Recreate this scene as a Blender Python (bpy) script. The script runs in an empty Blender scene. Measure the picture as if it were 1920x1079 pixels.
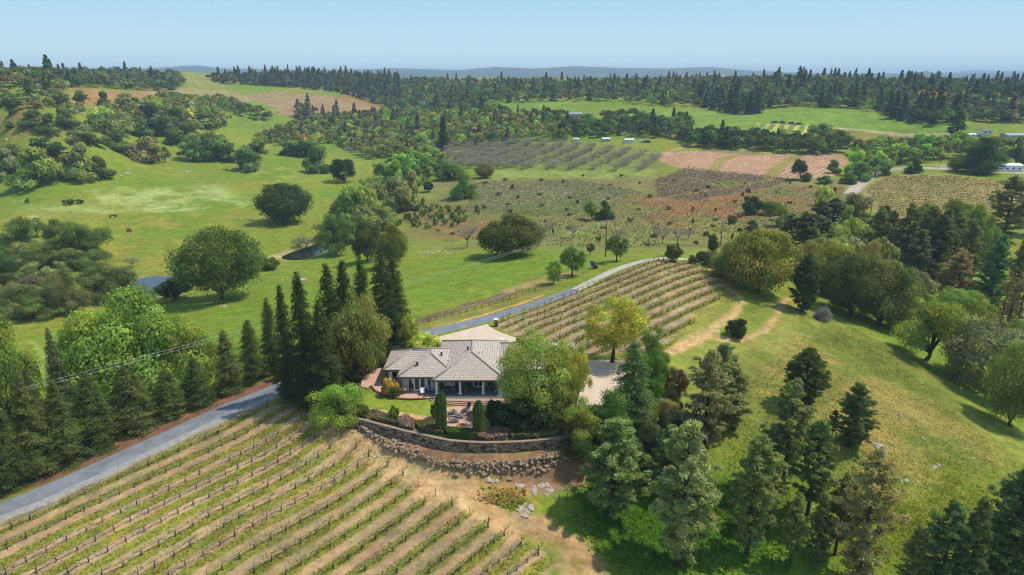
import bpy, math, random
import numpy as np
rng = np.random.default_rng(7); random.seed(7)
R = math.radians
sc = bpy.context.scene
# ------------------------------------------------------------------ camera, sky, sun, exposure
CAMZ, FPX, PITCH = 46.0, 1280.0, math.atan(400/1280)
cam = bpy.data.objects.new('camera', bpy.data.cameras.new('camera'))
sc.collection.objects.link(cam); sc.camera = cam
cam.data.lens = 24.0; cam.data.sensor_width = 36.0
cam.data.clip_start = 0.5; cam.data.clip_end = 40000
cam.location = (0, 0, CAMZ); cam.rotation_euler = (math.pi/2-PITCH, 0, 0)
SUN_EL, SUN_AZ = R(60), math.atan2(0.97, 0.20)
w = bpy.data.worlds.new('World'); sc.world = w; w.use_nodes = True
nt = w.node_tree; bg = nt.nodes['Background']
sky = nt.nodes.new('ShaderNodeTexSky'); sky.sky_type = 'NISHITA'; sky.sun_disc = False
sky.sun_elevation = SUN_EL; sky.sun_rotation = SUN_AZ
sky.altitude = 500; sky.air_density = 1.3; sky.dust_density = 0.6; sky.ozone_density = 1.6
bg.inputs[1].default_value = 0.15
# low sky: pale blue band over the horizon, the physical sky above it
_g = nt.nodes.new('ShaderNodeTexCoord'); _s = nt.nodes.new('ShaderNodeSeparateXYZ'); nt.links.new(_g.outputs['Generated'], _s.inputs[0])
_r = nt.nodes.new('ShaderNodeValToRGB'); nt.links.new(_s.outputs[2], _r.inputs[0]); _e = _r.color_ramp.elements
SKYK = 0.775/0.15
_e[0].position = 0.0; _e[0].color = (0.66*SKYK, 0.84*SKYK, 0.91*SKYK, 1)
_e[1].position = 0.10; _e[1].color = (0.40*SKYK, 0.695*SKYK, 0.88*SKYK, 1)
_m = nt.nodes.new('ShaderNodeMapRange'); _m.inputs[1].default_value = 0.12; _m.inputs[2].default_value = 0.4; nt.links.new(_s.outputs[2], _m.inputs[0])
_x = nt.nodes.new('ShaderNodeMix'); _x.data_type = 'RGBA'; nt.links.new(_m.outputs[0], _x.inputs[0])
nt.links.new(_r.outputs[0], _x.inputs[6]); nt.links.new(sky.outputs[0], _x.inputs[7]); nt.links.new(_x.outputs[2], bg.inputs[0])
sl = bpy.data.lights.new('sun', 'SUN'); so = bpy.data.objects.new('sun', sl); sc.collection.objects.link(so)
sl.energy = 3.15; sl.angle = R(0.5); sl.color = (1.0, 0.95, 0.86)
so.rotation_euler = (math.pi/2-SUN_EL, 0, math.pi-SUN_AZ)
sc.view_settings.view_transform = 'Standard'; sc.view_settings.look = 'None'
sc.view_settings.exposure = 0.40; sc.view_settings.gamma = 1.0
sc.cycles.filter_width = 1.1; sc.cycles.max_bounces = 5; sc.cycles.diffuse_bounces = 4; sc.cycles.glossy_bounces = 2
sc.cycles.transmission_bounces = 3; sc.cycles.transparent_max_bounces = 4; sc.cycles.volume_bounces = 0
sc.cycles.caustics_reflective = False; sc.cycles.caustics_refractive = False

# ------------------------------------------------------------------ helpers
COL = sc.collection.objects
def lin(r, g, b, k=0.80):
    f = lambda c: ((c/255+0.055)/1.055)**2.4 if c/255 > 0.04045 else c/255/12.92
    return np.array([f(r)*k, f(g)*k, f(b)*k])
def tag(o, label=None, cat=None, group=None, kind=None):
    if label: o['label'] = label
    if cat: o['category'] = cat
    if group: o['group'] = group
    if kind: o['kind'] = kind
    return o
def empty(name, loc, rz=0.0):
    o = bpy.data.objects.new(name, None); COL.link(o)
    o.location = loc; o.rotation_euler = (0, 0, rz); return o
def link(name, me, parent=None, loc=(0, 0, 0)):
    o = bpy.data.objects.new(name, me); COL.link(o); o.location = loc
    if parent: o.parent = parent
    return o
def copy_tree(o, parent=None):
    c = o.copy(); COL.link(c)
    if parent is not None: c.parent = parent
    for ch in list(o.children): copy_tree(ch, c)
    return c
def np_mesh(name, V, F, mats=(), mi=None, tint=None, smooth=False):
    """V (n,3); F (m,k) constant-size faces"""
    V = np.asarray(V, np.float32); F = np.asarray(F, np.int32)
    me = bpy.data.meshes.new(name); k = F.shape[1]; m = len(F)
    me.vertices.add(len(V)); me.vertices.foreach_set('co', V.ravel())
    me.loops.add(m*k); me.loops.foreach_set('vertex_index', F.ravel())
    me.polygons.add(m); me.polygons.foreach_set('loop_start', np.arange(0, m*k, k, dtype=np.int32))
    for x in mats: me.materials.append(x)
    if mi is not None: me.polygons.foreach_set('material_index', np.asarray(mi, np.int32))
    if tint is not None:
        a = me.attributes.new('Tint', 'FLOAT_COLOR', 'POINT')
        t = np.ones((len(V), 4), np.float32); t[:, :3] = tint; a.data.foreach_set('color', t.ravel())
    me.polygons.foreach_set('use_smooth', np.full(m, smooth, bool))
    me.update(calc_edges=True); me.validate(); return me
class MB:
    """polygon soup with material slots"""
    def __init__(s): s.v = []; s.f = []; s.m = []
    def poly(s, pts, m=0):
        n = len(s.v); s.v += [tuple(p) for p in pts]; s.f.append(list(range(n, n+len(pts)))); s.m.append(m)
    def box(s, x0, x1, y0, y1, z0, z1, m=0):
        n = len(s.v)
        s.v += [(x0,y0,z0),(x1,y0,z0),(x1,y1,z0),(x0,y1,z0),(x0,y0,z1),(x1,y0,z1),(x1,y1,z1),(x0,y1,z1)]
        for q in ((0,3,2,1),(4,5,6,7),(0,1,5,4),(1,2,6,5),(2,3,7,6),(3,0,4,7)):
            s.f.append([n+i for i in q]); s.m.append(m)
    def prism(s, pts, z0, z1, m=0):
        n = len(s.v); k = len(pts)
        a = sum(pts[i][0]*pts[(i+1)%k][1]-pts[(i+1)%k][0]*pts[i][1] for i in range(k))
        if a < 0: pts = pts[::-1]
        s.v += [(p[0], p[1], z0) for p in pts]+[(p[0], p[1], z1) for p in pts]
        s.f.append([n+i for i in range(k)][::-1]); s.f.append([n+k+i for i in range(k)]); s.m += [m, m]
        for i in range(k):
            j = (i+1) % k; s.f.append([n+i, n+j, n+k+j, n+k+i]); s.m.append(m)
    def tube(s, P, rad, sides=6, m=0, cap=True):
        P = [np.array(p, float) for p in P]; n0 = len(s.v); K = len(P)
        up = np.array([0.31, 0.17, 0.93])
        for i, p in enumerate(P):
            d = P[min(i+1, K-1)]-P[max(i-1, 0)]; d = d/(np.linalg.norm(d)+1e-9)
            ref = up if abs(d @ up) < 0.95 else np.array([1., 0, 0])
            a = np.cross(d, ref); a /= np.linalg.norm(a); b = np.cross(d, a)
            for j in range(sides):
                t = 2*math.pi*j/sides; s.v.append(tuple(p+rad[i]*(math.cos(t)*a+math.sin(t)*b)))
        for i in range(K-1):
            for j in range(sides):
                q = (j+1) % sides
                s.f.append([n0+i*sides+j, n0+i*sides+q, n0+(i+1)*sides+q, n0+(i+1)*sides+j]); s.m.append(m)
        if cap:
            s.f.append([n0+j for j in range(sides)][::-1]); s.f.append([n0+(K-1)*sides+j for j in range(sides)]); s.m += [m, m]
    def lathe(s, prof, c=(0, 0, 0), sides=14, m=0):
        n0 = len(s.v)
        for r, z in prof:
            for j in range(sides):
                t = 2*math.pi*j/sides; s.v.append((c[0]+r*math.cos(t), c[1]+r*math.sin(t), c[2]+z))
        for i in range(len(prof)-1):
            for j in range(sides):
                q = (j+1) % sides
                s.f.append([n0+i*sides+j, n0+i*sides+q, n0+(i+1)*sides+q, n0+(i+1)*sides+j]); s.m.append(m)
        s.f.append([n0+j for j in range(sides)][::-1]); s.f.append([n0+(len(prof)-1)*sides+j for j in range(sides)]); s.m += [m, m]
    def mesh(s, name, mats, smooth=False):
        me = bpy.data.meshes.new(name); me.from_pydata(s.v, [], s.f)
        for x in mats: me.materials.append(x)
        me.polygons.foreach_set('material_index', s.m)
        if smooth: me.polygons.foreach_set('use_smooth', [True]*len(s.f))
        me.update(); return me
    def build(s, name, mats, parent=None, loc=(0, 0, 0), smooth=False):
        if not isinstance(mats, (list, tuple)): mats = [mats]
        return link(name, s.mesh(name, mats, smooth), parent, loc)

# ------------------------------------------------------------------ materials
def mat(name, rgb, rough=0.8, spec=0.25, noise=None, bump=None, metal=0.0):
    m = bpy.data.materials.new(name); m.use_nodes = True; t = m.node_tree; b = t.nodes['Principled BSDF']
    b.inputs['Roughness'].default_value = rough; b.inputs['Specular IOR Level'].default_value = spec
    b.inputs['Metallic'].default_value = metal
    b.inputs['Base Color'].default_value = (*rgb, 1)
    tc = t.nodes.new('ShaderNodeTexCoord')
    if noise:
        sc_, amt = noise
        n = t.nodes.new('ShaderNodeTexNoise'); n.inputs['Scale'].default_value = sc_; n.inputs['Detail'].default_value = 6
        n.inputs['Roughness'].default_value = 0.65
        t.links.new(tc.outputs['Object'], n.inputs['Vector'])
        rmp = t.nodes.new('ShaderNodeMapRange'); rmp.inputs[1].default_value = 0.25; rmp.inputs[2].default_value = 0.75
        rmp.inputs[3].default_value = 1-amt; rmp.inputs[4].default_value = 1+amt
        t.links.new(n.outputs['Fac'], rmp.inputs[0])
        mx = t.nodes.new('ShaderNodeVectorMath'); mx.operation = 'SCALE'; mx.inputs[0].default_value = tuple(rgb)
        t.links.new(rmp.outputs[0], mx.inputs['Scale']); t.links.new(mx.outputs[0], b.inputs['Base Color'])
    if bump:
        n2 = t.nodes.new('ShaderNodeTexNoise'); n2.inputs['Scale'].default_value = bump[0]; n2.inputs['Detail'].default_value = 4
        t.links.new(tc.outputs['Object'], n2.inputs['Vector'])
        bp = t.nodes.new('ShaderNodeBump'); bp.inputs['Strength'].default_value = bump[1]; bp.inputs['Distance'].default_value = bump[2]
        t.links.new(n2.outputs['Fac'], bp.inputs['Height']); t.links.new(bp.outputs[0], b.inputs['Normal'])
    return m
def leaf_mat():
    m = bpy.data.materials.new('leaf'); m.use_nodes = True; t = m.node_tree
    for n in list(t.nodes): t.nodes.remove(n)
    out = t.nodes.new('ShaderNodeOutputMaterial')
    oi = t.nodes.new('ShaderNodeObjectInfo'); at_ = t.nodes.new('ShaderNodeAttribute'); at_.attribute_name = 'Tint'
    mul = t.nodes.new('ShaderNodeVectorMath'); mul.operation = 'MULTIPLY'
    t.links.new(oi.outputs['Color'], mul.inputs[0]); t.links.new(at_.outputs['Color'], mul.inputs[1])
    d = t.nodes.new('ShaderNodeBsdfDiffuse'); tr = t.nodes.new('ShaderNodeBsdfTranslucent')
    g = t.nodes.new('ShaderNodeVectorMath'); g.operation = 'MULTIPLY'; g.inputs[1].default_value = (1.15, 1.2, 0.55)
    t.links.new(mul.outputs[0], d.inputs[0]); t.links.new(mul.outputs[0], g.inputs[0]); t.links.new(g.outputs[0], tr.inputs[0])
    mx = t.nodes.new('ShaderNodeMixShader'); mx.inputs[0].default_value = 0.42
    t.links.new(d.outputs[0], mx.inputs[1]); t.links.new(tr.outputs[0], mx.inputs[2])
    t.links.new(mx.outputs[0], out.inputs[0]); return m
LEAF = leaf_mat()
BARK = mat('bark', (0.075, 0.055, 0.042), 0.95, 0.1, (2.5, 0.4))
BARK_GREY = mat('bark_grey', (0.20, 0.17, 0.155), 0.95, 0.1, (2.5, 0.3))
WOOD = mat('weathered_wood', (0.10, 0.075, 0.06), 0.9, 0.1, (3, 0.3))
ROCK = mat('rock', (0.42, 0.34, 0.27), 0.9, 0.15, (2.2, 0.45), (5, 0.5, 0.1))
ROCKB = mat('brown_rock', (0.31, 0.215, 0.14), 0.9, 0.15, (2.0, 0.5), (5, 0.6, 0.1))
WHITE = mat('white_paint', (0.80, 0.79, 0.77), 0.5, 0.3, (4, 0.04))
DARK = mat('dark_metal', (0.035, 0.034, 0.036), 0.5, 0.4)
GLASS = mat('window_glass', (0.02, 0.027, 0.035), 0.06, 0.6)
WIRE = mat("wire", (.50, .50, .48), .6, .2)

# ------------------------------------------------------------------ numpy noise
_perm = rng.random((256, 256))
def vnoise(x, y):
    xi = np.floor(x).astype(int); yi = np.floor(y).astype(int); fx = x-xi; fy = y-yi
    fx = fx*fx*(3-2*fx); fy = fy*fy*(3-2*fy)
    p = lambda a, b: _perm[a & 255, b & 255]
    return (p(xi, yi)*(1-fx)+p(xi+1, yi)*fx)*(1-fy)+(p(xi, yi+1)*(1-fx)+p(xi+1, yi+1)*fx)*fy
def fbm(x, y, s, o=4, seed=0):
    r = 0; a = 1; tot = 0
    for i in range(o):
        r = r+a*vnoise(x/s*2**i+17.3*i+seed*7.1, y/s*2**i+9.7*i+seed*3.3); tot += a; a *= 0.55
    return r/tot-0.5
def sstep(a, b, x):
    t = np.clip((x-a)/(b-a), 0, 1); return t*t*(3-2*t)

# ------------------------------------------------------------------ terrain height field (polar grid, theta from +Y, range r)
def ray(u, v):
    a = (u-960)/FPX; b = (539.5-v)/FPX
    dx = a; dy = math.cos(PITCH)+b*math.sin(PITCH); dz = -math.sin(PITCH)+b*math.cos(PITCH)
    hr = math.hypot(dx, dy); return math.atan2(dx, dy), dz/hr
def at_z(u, v, z):
    th, s = ray(u, v); r = (z-CAMZ)/s; return np.array([r*math.sin(th), r*math.cos(th), z])
CTRL_Z = [ # u, v, z
 (-100,1079,-4),(0,1079,-4),(300,1079,-4),(600,1079,-4.2),(960,1079,-5),(1300,1079,-9),(1600,1079,-10),(1920,1079,-8),(2000,1000,-8),
 (0,960,-3.4),(480,960,-3.5),(800,960,-3.8),(960,960,-4.5),(1300,960,-8),(1650,960,-7),(1920,960,-7),
 (0,880,-4),(250,840,-3),(500,850,-3),(680,850,-2.9),(800,880,-3),(920,890,-3.1),(1020,880,-3.3),(1250,850,-5.5),(1500,850,-4.5),(1750,850,-5),(1920,850,-9),
 (680,803,-1.2),(790,834,-1.7),(910,850,-1.8),(1030,842,-1.8),(540,770,-1.6),(400,770,-2.4),(0,800,-5),
 (560,725,-0.8),(1300,760,-2.5),(1500,760,-2.5),(1700,760,-4.5),(1880,760,-11),
 (0,690,-7),(300,690,-4.5),(1250,690,-.8),(1350,660,-1.2),(1500,660,-1.5),(1650,660,-4),(1800,680,-10),(1920,660,-14),
 (0,600,-10),(265,560,-11.5),(415,560,-9),(600,580,-4.5),(800,580,-1.5),(1000,580,0.3),(1200,560,1.8),(1350,560,1.4),(1480,560,-1),(1620,580,-6),(1800,560,-13),(1920,560,-14),
 (0,480,-11),(250,490,-12),(420,490,-11.5),(570,480,-12),(750,480,-6.5),(955,478,-4),(1135,478,-0.5),(1240,484,3),(1350,490,1.5),(1500,490,-4),(1700,490,-10),(1920,490,-10),
 (0,410,-8.5),(250,415,-10),(535,412,-11),(700,420,-13),(900,410,-10),(1100,410,-9),(1350,415,-8.5),(1500,410,-8),(1700,410,-7),(1920,410,-6),
 (0,345,-4),(250,345,-6),(500,345,-9),(700,345,-11),(900,340,-8),(1100,340,-7),(1300,340,-6),(1500,345,-5.5),(1750,340,-3),(1920,340,-2),
 (0,290,3),(250,290,0),(450,290,-4),(700,300,-9),(900,290,-5),(1100,290,-3),(1300,290,-1),(1500,300,-1.5),(1700,300,-1),(1920,300,0),
 (0,250,11),(250,250,7),(450,250,1),(700,250,-3),(900,250,2),(1100,255,3),(1300,250,5),(1500,255,6),(1700,255,6.5),(1920,255,5),
]
CTRL_D = [ # u, v, range
 (0,215,480),(150,215,520),(300,215,590),(480,210,670),(620,205,720),(760,215,700),(900,215,640),(1050,215,620),(1200,215,610),(1350,215,610),(1500,210,620),(1700,225,580),(1900,232,560),
 (0,180,560),(150,175,660),(300,180,740),(450,185,830),(600,185,880),(750,190,870),(900,190,760),(1050,185,720),(1200,190,700),(1400,190,700),(1600,195,690),(1780,195,690),(1920,195,700),
 (-60,152,640),(60,152,700),(140,152,860),(230,148,960),(330,151,960),(375,139,1050),(450,151,1000),(560,150,1080),(680,152,1050),(800,161,950),(900,163,920),(1000,163,900),(1150,162,890),(1300,158,900),(1420,157,900),(1570,158,860),(1700,166,820),(1800,173,860),(1920,173,920),(2000,172,920),
 (0,152,1700),(375,149,1700),(700,152,1700),(1100,152,1700),(1500,152,1700),(1750,153,1700),(1950,153,1700),
]
cp = []
for u, v, z in CTRL_Z:
    th, s = ray(u, v); cp.append((th, math.log((z-CAMZ)/s), z))
for u, v, d in CTRL_D:
    th, s = ray(u, v); cp.append((th, math.log(d), CAMZ+d*s))
cp = np.array(cp)
def tphi(d2): return 0.5*d2*np.log(d2+1e-9)
SC = np.array([1.0, 0.8])
X = cp[:, :2]*SC; n = len(X)
K = tphi(((X[:, None]-X[None])**2).sum(-1))+np.eye(n)*2e-4
Pm = np.c_[np.ones(n), X]; A = np.block([[K, Pm], [Pm.T, np.zeros((3, 3))]])
Wt = np.linalg.solve(A, np.r_[cp[:, 2], 0, 0, 0])
def tps(th, lr):
    q = np.stack([np.clip(th, -0.80, 0.80)*SC[0], np.clip(lr, math.log(50), math.log(1700))*SC[1]], -1)
    out = Wt[n]+q@Wt[n+1:]
    for i in range(n): out = out+Wt[i]*tphi(((q-X[i])**2).sum(-1))
    return out
TH = np.r_[np.arange(-180, -48, 2.0), np.arange(-48, 48.01, 0.1), np.arange(50, 180.1, 2.0)]*math.pi/180
lr = [math.log(12)]
while math.exp(lr[-1]) < 14000:
    r_ = math.exp(lr[-1]); lr.append(lr[-1]+(0.02 if r_ < 44 else 0.0034 if r_ < 330 else 0.008 if r_ < 1300 else 0.03))
LR = np.array(lr); RR = np.exp(LR)
# coarse evaluate the spline then interpolate to the full grid
thc = np.linspace(-0.82, 0.82, 220); lrc = np.linspace(LR[0], LR[-1], 200)
Hc = tps(*np.meshgrid(thc, lrc, indexing='ij'))
ti = np.interp(np.clip(TH, -0.82, 0.82), thc, np.arange(220)); li = np.interp(LR, lrc, np.arange(200))
i0 = np.minimum(ti.astype(int), 218); j0 = np.minimum(li.astype(int), 198); fi = (ti-i0)[:, None]; fj = (li-j0)[None]
H = (Hc[i0][:, j0]*(1-fi)*(1-fj)+Hc[i0+1][:, j0]*fi*(1-fj)+Hc[i0][:, j0+1]*(1-fi)*fj+Hc[i0+1][:, j0+1]*fi*fj)
GX = RR[None]*np.sin(TH)[:, None]; GY = RR[None]*np.cos(TH)[:, None]; GR = np.broadcast_to(RR[None], GX.shape)
# far plain and blue hills beyond the near ridges
H = H*(1-sstep(1150, 1900, GR))+(10+14*fbm(GX, GY, 900, 4))*sstep(1150, 1900, GR)
def crest(us, vs, r, th):
    tt = []; zz = []
    for u, v in zip(us, vs):
        t_, s_ = ray(u, v); tt.append(t_); zz.append(CAMZ+r*s_)
    return np.interp(th, tt, zz)
thg = TH[:, None]
c1 = crest([-200,0,60,120,250,370,420,600,700,740,800,860,930,1000,1080,1150,1250,1330,1400,1480,1600,1900,2200],
           [132,130,126,129,129,123,129,131,130,128,130,132,126,129,124,127,129,126,132,136,138,138,134], 6500, thg)
FARM = GR > 2600
H = np.where(FARM, np.maximum(H, 10+(c1-10)*np.exp(-((GR-6500)/1400)**2)+8*fbm(GX, GY, 700, 4)*sstep(3000, 5000, GR)), H)
c2 = crest([1000,1650,1705,1722,1735,1748,1768,1800,2000], [141,141,140,135,131.5,134,139.5,141,141], 5200, thg)
H = np.where(FARM, np.maximum(H, (c2-5)*np.exp(-((GR-5200)/420)**2)), H)
c3 = crest([1400,1700,1790,1830,1870,1930,2100], [141,140,135,131,133,133,131], 11500, thg)
H = np.where(FARM, np.maximum(H, c3*np.exp(-((GR-11500)/1500)**2)), H)
# gentle unevenness
H = H+0.5*fbm(GX, GY, 26, 4)*sstep(45, 70, GR)*(1-sstep(3000, 4000, GR))+3.0*fbm(GX, GY, 120, 3, 4)*sstep(250, 420, GR)*(1-sstep(1200, 1900, GR))
def seg_dist(px, py, poly, closed=True):
    d2 = np.full(px.shape, 1e18); idx = np.zeros(px.shape, np.int16); m = len(poly)
    for i in range(m if closed else m-1):
        a = poly[i]; b = poly[(i+1) % m]; ab = (b[0]-a[0], b[1]-a[1]); L2 = ab[0]**2+ab[1]**2+1e-12
        t = np.clip(((px-a[0])*ab[0]+(py-a[1])*ab[1])/L2, 0, 1)
        e = (px-a[0]-t*ab[0])**2+(py-a[1]-t*ab[1])**2
        k = e < d2; d2[k] = e[k]; idx[k] = i
    return np.sqrt(d2), idx
def inside(px, py, poly):
    r = np.zeros(px.shape, bool); m = len(poly)
    for i in range(m):
        x1, y1 = poly[i][0], poly[i][1]; x2, y2 = poly[(i+1) % m][0], poly[(i+1) % m][1]
        if y1 == y2: continue
        c = ((y1 > py) != (y2 > py)) & (px < (x2-x1)*(py-y1)/(y2-y1)+x1); r ^= c
    return r
# house pad: flat plateau, steep at the stone retaining wall
WALLPX = [(655,783),(682,788),(710,795.5),(735,802),(762,809),(790,815),(815,821),(840,826),(870,829),(905,830.5),(940,830),(975,829),(1010,826),(1045,822),(1080,815)]
WALLP = [at_z(u, v, 0.0) for u, v in WALLPX]
PAD = [(p[0], p[1]+.42) for p in WALLP]+[tuple(at_z(u, v, 0)[:2]) for u, v in ((1150,770),(1200,700),(1190,665),(1100,660),(980,640),(925,607),(815,628),(740,660),(690,690),(640,740))]
NW = len(WALLP)-1
bb = (GX > -45) & (GX < 40) & (GY > 70) & (GY < 140)
d, idx = seg_dist(GX[bb], GY[bb], PAD); ins = inside(GX[bb], GY[bb], PAD)
dw, _ = seg_dist(GX[bb], GY[bb], PAD[:NW+1], False)
wd = 0.22+np.minimum(8.6, 1.6*np.maximum(dw-d, 0)); k_ = np.where(ins, 1.0, 1-sstep(0, 1, np.maximum(d-0.05, 0)/wd)) 
foot = np.where(ins, 1.0, sstep(1.2, 4.5, dw)); H[bb] = H[bb]*foot-1.32*(1-foot)
H[bb] = H[bb]*(1-k_)+0.0*k_
# ponds
POND1 = [at_z(u, v, -11.7)[:2] for u, v in ((205,552),(240,533),(262,522),(292,518),(345,520),(350,545),(300,556),(262,560))]
POND2 = [at_z(u, v, -12.3)[:2] for u, v in ((522,484),(545,474),(575,464),(600,456),(625,452),(630,464),(606,474),(578,486),(545,490))]
def chaikin(P, it=2):
    for _ in range(it): P = [q for i in range(len(P)) for q in (P[i]*.75+P[(i+1) % len(P)]*.25, P[i]*.25+P[(i+1) % len(P)]*.75)]
    return P
POND1 = chaikin(POND1); POND2 = chaikin(POND2)
for P_, z in ((POND1, -11.7), (POND2, -12.3)):
    c = np.mean(P_, 0); bb = (abs(GX-c[0]) < 60) & (abs(GY-c[1]) < 60)
    d, _ = seg_dist(GX[bb], GY[bb], P_); sd = np.where(inside(GX[bb], GY[bb], P_), -d, d)
    k_ = 1-sstep(-1.5, 9, sd); tgt = z+np.clip(sd*0.25, -1.0, 3.0)
    H[bb] = H[bb]*(1-k_)+tgt*k_
def hz(x, y):
    th = math.atan2(x, y); l = math.log(max(math.hypot(x, y), 12.01))
    a = np.searchsorted(TH, th)-1; b = min(np.searchsorted(LR, l)-1, len(LR)-2); a = min(max(a, 0), len(TH)-2)
    s = (th-TH[a])/(TH[a+1]-TH[a]); t = (l-LR[b])/(LR[b+1]-LR[b])
    return H[a, b]*(1-s)*(1-t)+H[a+1, b]*s*(1-t)+H[a, b+1]*(1-s)*t+H[a+1, b+1]*s*t
def at(u, v):
    """first point of the ground met by the sight line through photo pixel (u, v)"""
    th, s = ray(u, v); a = min(max(np.searchsorted(TH, th)-1, 0), len(TH)-2); f = (th-TH[a])/(TH[a+1]-TH[a])
    prof = H[a]*(1-f)+H[a+1]*f; g = CAMZ+RR*s-prof
    k = np.argmax(g <= 0)
    if g[k] > 0: k = len(RR)-1
    k = max(k, 1); t = g[k-1]/(g[k-1]-g[k]+1e-12); r = RR[k-1]+(RR[k]-RR[k-1])*min(max(t, 0), 1)
    return np.array([r*math.sin(th), r*math.cos(th), CAMZ+r*s])
def depth(p): return p[1]*math.cos(PITCH)+(CAMZ-p[2])*math.sin(PITCH)
def topz(p, v):
    """height at which the sight line of row v passes over ground point p"""
    dy = p[1]; b = (539.5-v)/FPX
    return CAMZ+dy*(-math.sin(PITCH)+b*math.cos(PITCH))/(math.cos(PITCH)+b*math.sin(PITCH))

# ------------------------------------------------------------------ ground cover, laid out in world coordinates
C = np.zeros(GX.shape+(3,), np.float32)
nA = fbm(GX, GY, 45, 5, 1)[..., None]; nB = fbm(GX, GY, 9, 4, 2)[..., None]; nC = fbm(GX, GY, 2.2, 3, 3)[..., None]
def mixc(a, b, t): return a*(1-t)+b*t
meadow, yell, lush, dry = lin(122,144,46), lin(150,148,60), lin(104,134,38), lin(160,148,88)
C[:] = mixc(mixc(meadow, yell, np.clip(0.40+nA*2.2, 0, 1)), lush, np.clip(0.15+nB*1.4, 0, 0.8))
C *= 1+0.5*nC+0.35*nB
def region(px): return [tuple(at(u, v)[:2]) for u, v in px]
def _bb(poly, m):
    p = np.array(poly); return (GX > p[:, 0].min()-m) & (GX < p[:, 0].max()+m) & (GY > p[:, 1].min()-m) & (GY < p[:, 1].max()+m)
def blend(b, k, col, vary):
    base = np.asarray(col, np.float32)
    base = base*(1+vary*(1.2*nB[b]+1.0*nC[b]+0.5*nA[b])) if base.ndim == 1 else base
    C[b] = C[b]*(1-k[..., None])+base*k[..., None]
def paint(px, col, soft=1.0, warp=1.0, strength=1.0, vary=0.5, world=None, mottle=0.0):
    poly = world or region(px); b = _bb(poly, soft+warp+1)
    x = GX[b]+warp*4*nB[b][:, 0]; y = GY[b]+warp*4*nC[b][:, 0]+warp*2*nA[b][:, 0]
    d, _ = seg_dist(x, y, poly); sd = np.where(inside(x, y, poly), d, -d)
    k = sstep(-soft, soft, sd)*strength
    if mottle: k = k*np.clip(0.5+mottle*(nA[b][:, 0]*1.5+nB[b][:, 0]*2), 0, 1)
    blend(b, k, col, vary)
def line(px, width, col, soft=0.4, warp=0.3, strength=1.0, vary=0.4, world=None):
    p = world or region(px); b = _bb(p, width+soft+warp+1)
    x = GX[b]+warp*4*nB[b][:, 0]; y = GY[b]+warp*4*nC[b][:, 0]
    d, _ = seg_dist(x, y, p, False); blend(b, (1-sstep(width/2-soft, width/2+soft, d))*strength, col, vary)
def stripes(px, ca, cb, p0, direc, period, duty=0.5, off=0.0, soft=0.5, warp=0.3, strength=1.0, vary=0.5, edge=0.06, world=None, wob=0.08):
    poly = world or region(px); b = _bb(poly, soft+warp+1); dn = np.array(direc)/np.hypot(*direc); nn = (dn[1], -dn[0])
    t = ((GX[b]-p0[0])*nn[0]+(GY[b]-p0[1])*nn[1])/period-off+wob*(nC[b][:, 0]*3+nB[b][:, 0]*2); t = np.mod(t, 1.0)
    k2 = (sstep(0, edge*2, t)*(1-sstep(duty-edge, duty+edge, t)))[..., None]
    k2 = k2*np.clip(1.0+.7*nB[b], 0.55, 1.0)
    va = 1+vary*(1.2*nB[b]+1.2*nC[b])
    col = (np.asarray(ca)*va)*(1-k2)+(np.asarray(cb)*va)*k2
    x = GX[b]+warp*4*nB[b][:, 0]; y = GY[b]+warp*4*nC[b][:, 0]
    d, _ = seg_dist(x, y, poly); sd = np.where(inside(x, y, poly), d, -d); k = sstep(-soft, soft, sd)*strength
    C[b] = C[b]*(1-k[..., None])+col*k[..., None]
# far land is wooded
far = sstep(1050, 1500, GR)[..., None]
C = C*(1-far)+np.array([0.035, 0.055, 0.03])*(1+1.6*fbm(GX, GY, 260, 4, 9)[..., None])*far
C = C.astype(np.float32)
olive, brown, redso = lin(128,130,66), lin(138,110,72), lin(150,98,62)
soil, soil2, tan = lin(176,146,116), lin(150,124,100), lin(203,170,122)
# left meadow and hill
paint([(0,405),(200,400),(480,440),(440,520),(330,500),(240,500),(100,470),(0,460)], lin(152,144,58), 8, 3, .75, mottle=1.4)
paint([(190,395),(460,395),(600,420),(430,440),(240,435)], lin(160,140,66), 8, 3, .6, mottle=1.5)
paint([(180,360),(300,345),(420,345),(480,385),(350,400),(220,392)], lin(166,176,106), 5, 3, .7, mottle=2.2, vary=.8)
paint([(0,395),(200,385),(230,400),(60,412),(0,408)], lin(158,172,100), 5, 3, .55, mottle=2.2, vary=.8)
paint([(440,300),(640,320),(620,345),(480,330)], lin(160,172,92), 5, 3, .55, mottle=2.0, vary=.8)
paint([(200,180),(300,160),(285,205),(200,215),(140,180)], lin(160,126,84), 6, 3, .9)
paint([(130,165),(260,172),(300,190),(270,205),(140,190)], lin(168,128,84), 6, 3, .9)
paint([(0,215),(40,208),(60,225),(20,240),(0,238)], lin(160,118,70), 5, 3, .8)
paint([(0,238),(100,238),(150,250),(120,270),(0,275)], lin(150,140,72), 6, 3, .8)
paint([(255,165),(340,165),(420,168),(480,185),(450,205),(380,195),(280,180)], lin(168,150,100), 8, 4, .8)
paint([(345,155),(375,136),(400,150),(440,165),(380,165),(330,165)], lin(150,150,78), 6, 3, .9)
p_ = at(560, 190)
stripes([(455,180),(520,172),(640,182),(730,205),(700,225),(600,225),(520,215),(500,195)], lin(150,126,86), lin(178,150,112), p_[:2], (1,-.15), 11, .5, 0, 6, 2, .95)
paint([(390,200),(520,215),(560,235),(520,260),(420,245),(370,225)], lin(128,148,56), 8, 3, .8)
line([(650,205),(690,200),(745,212)], 10, lin(185,140,100), 3, 2)
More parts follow.
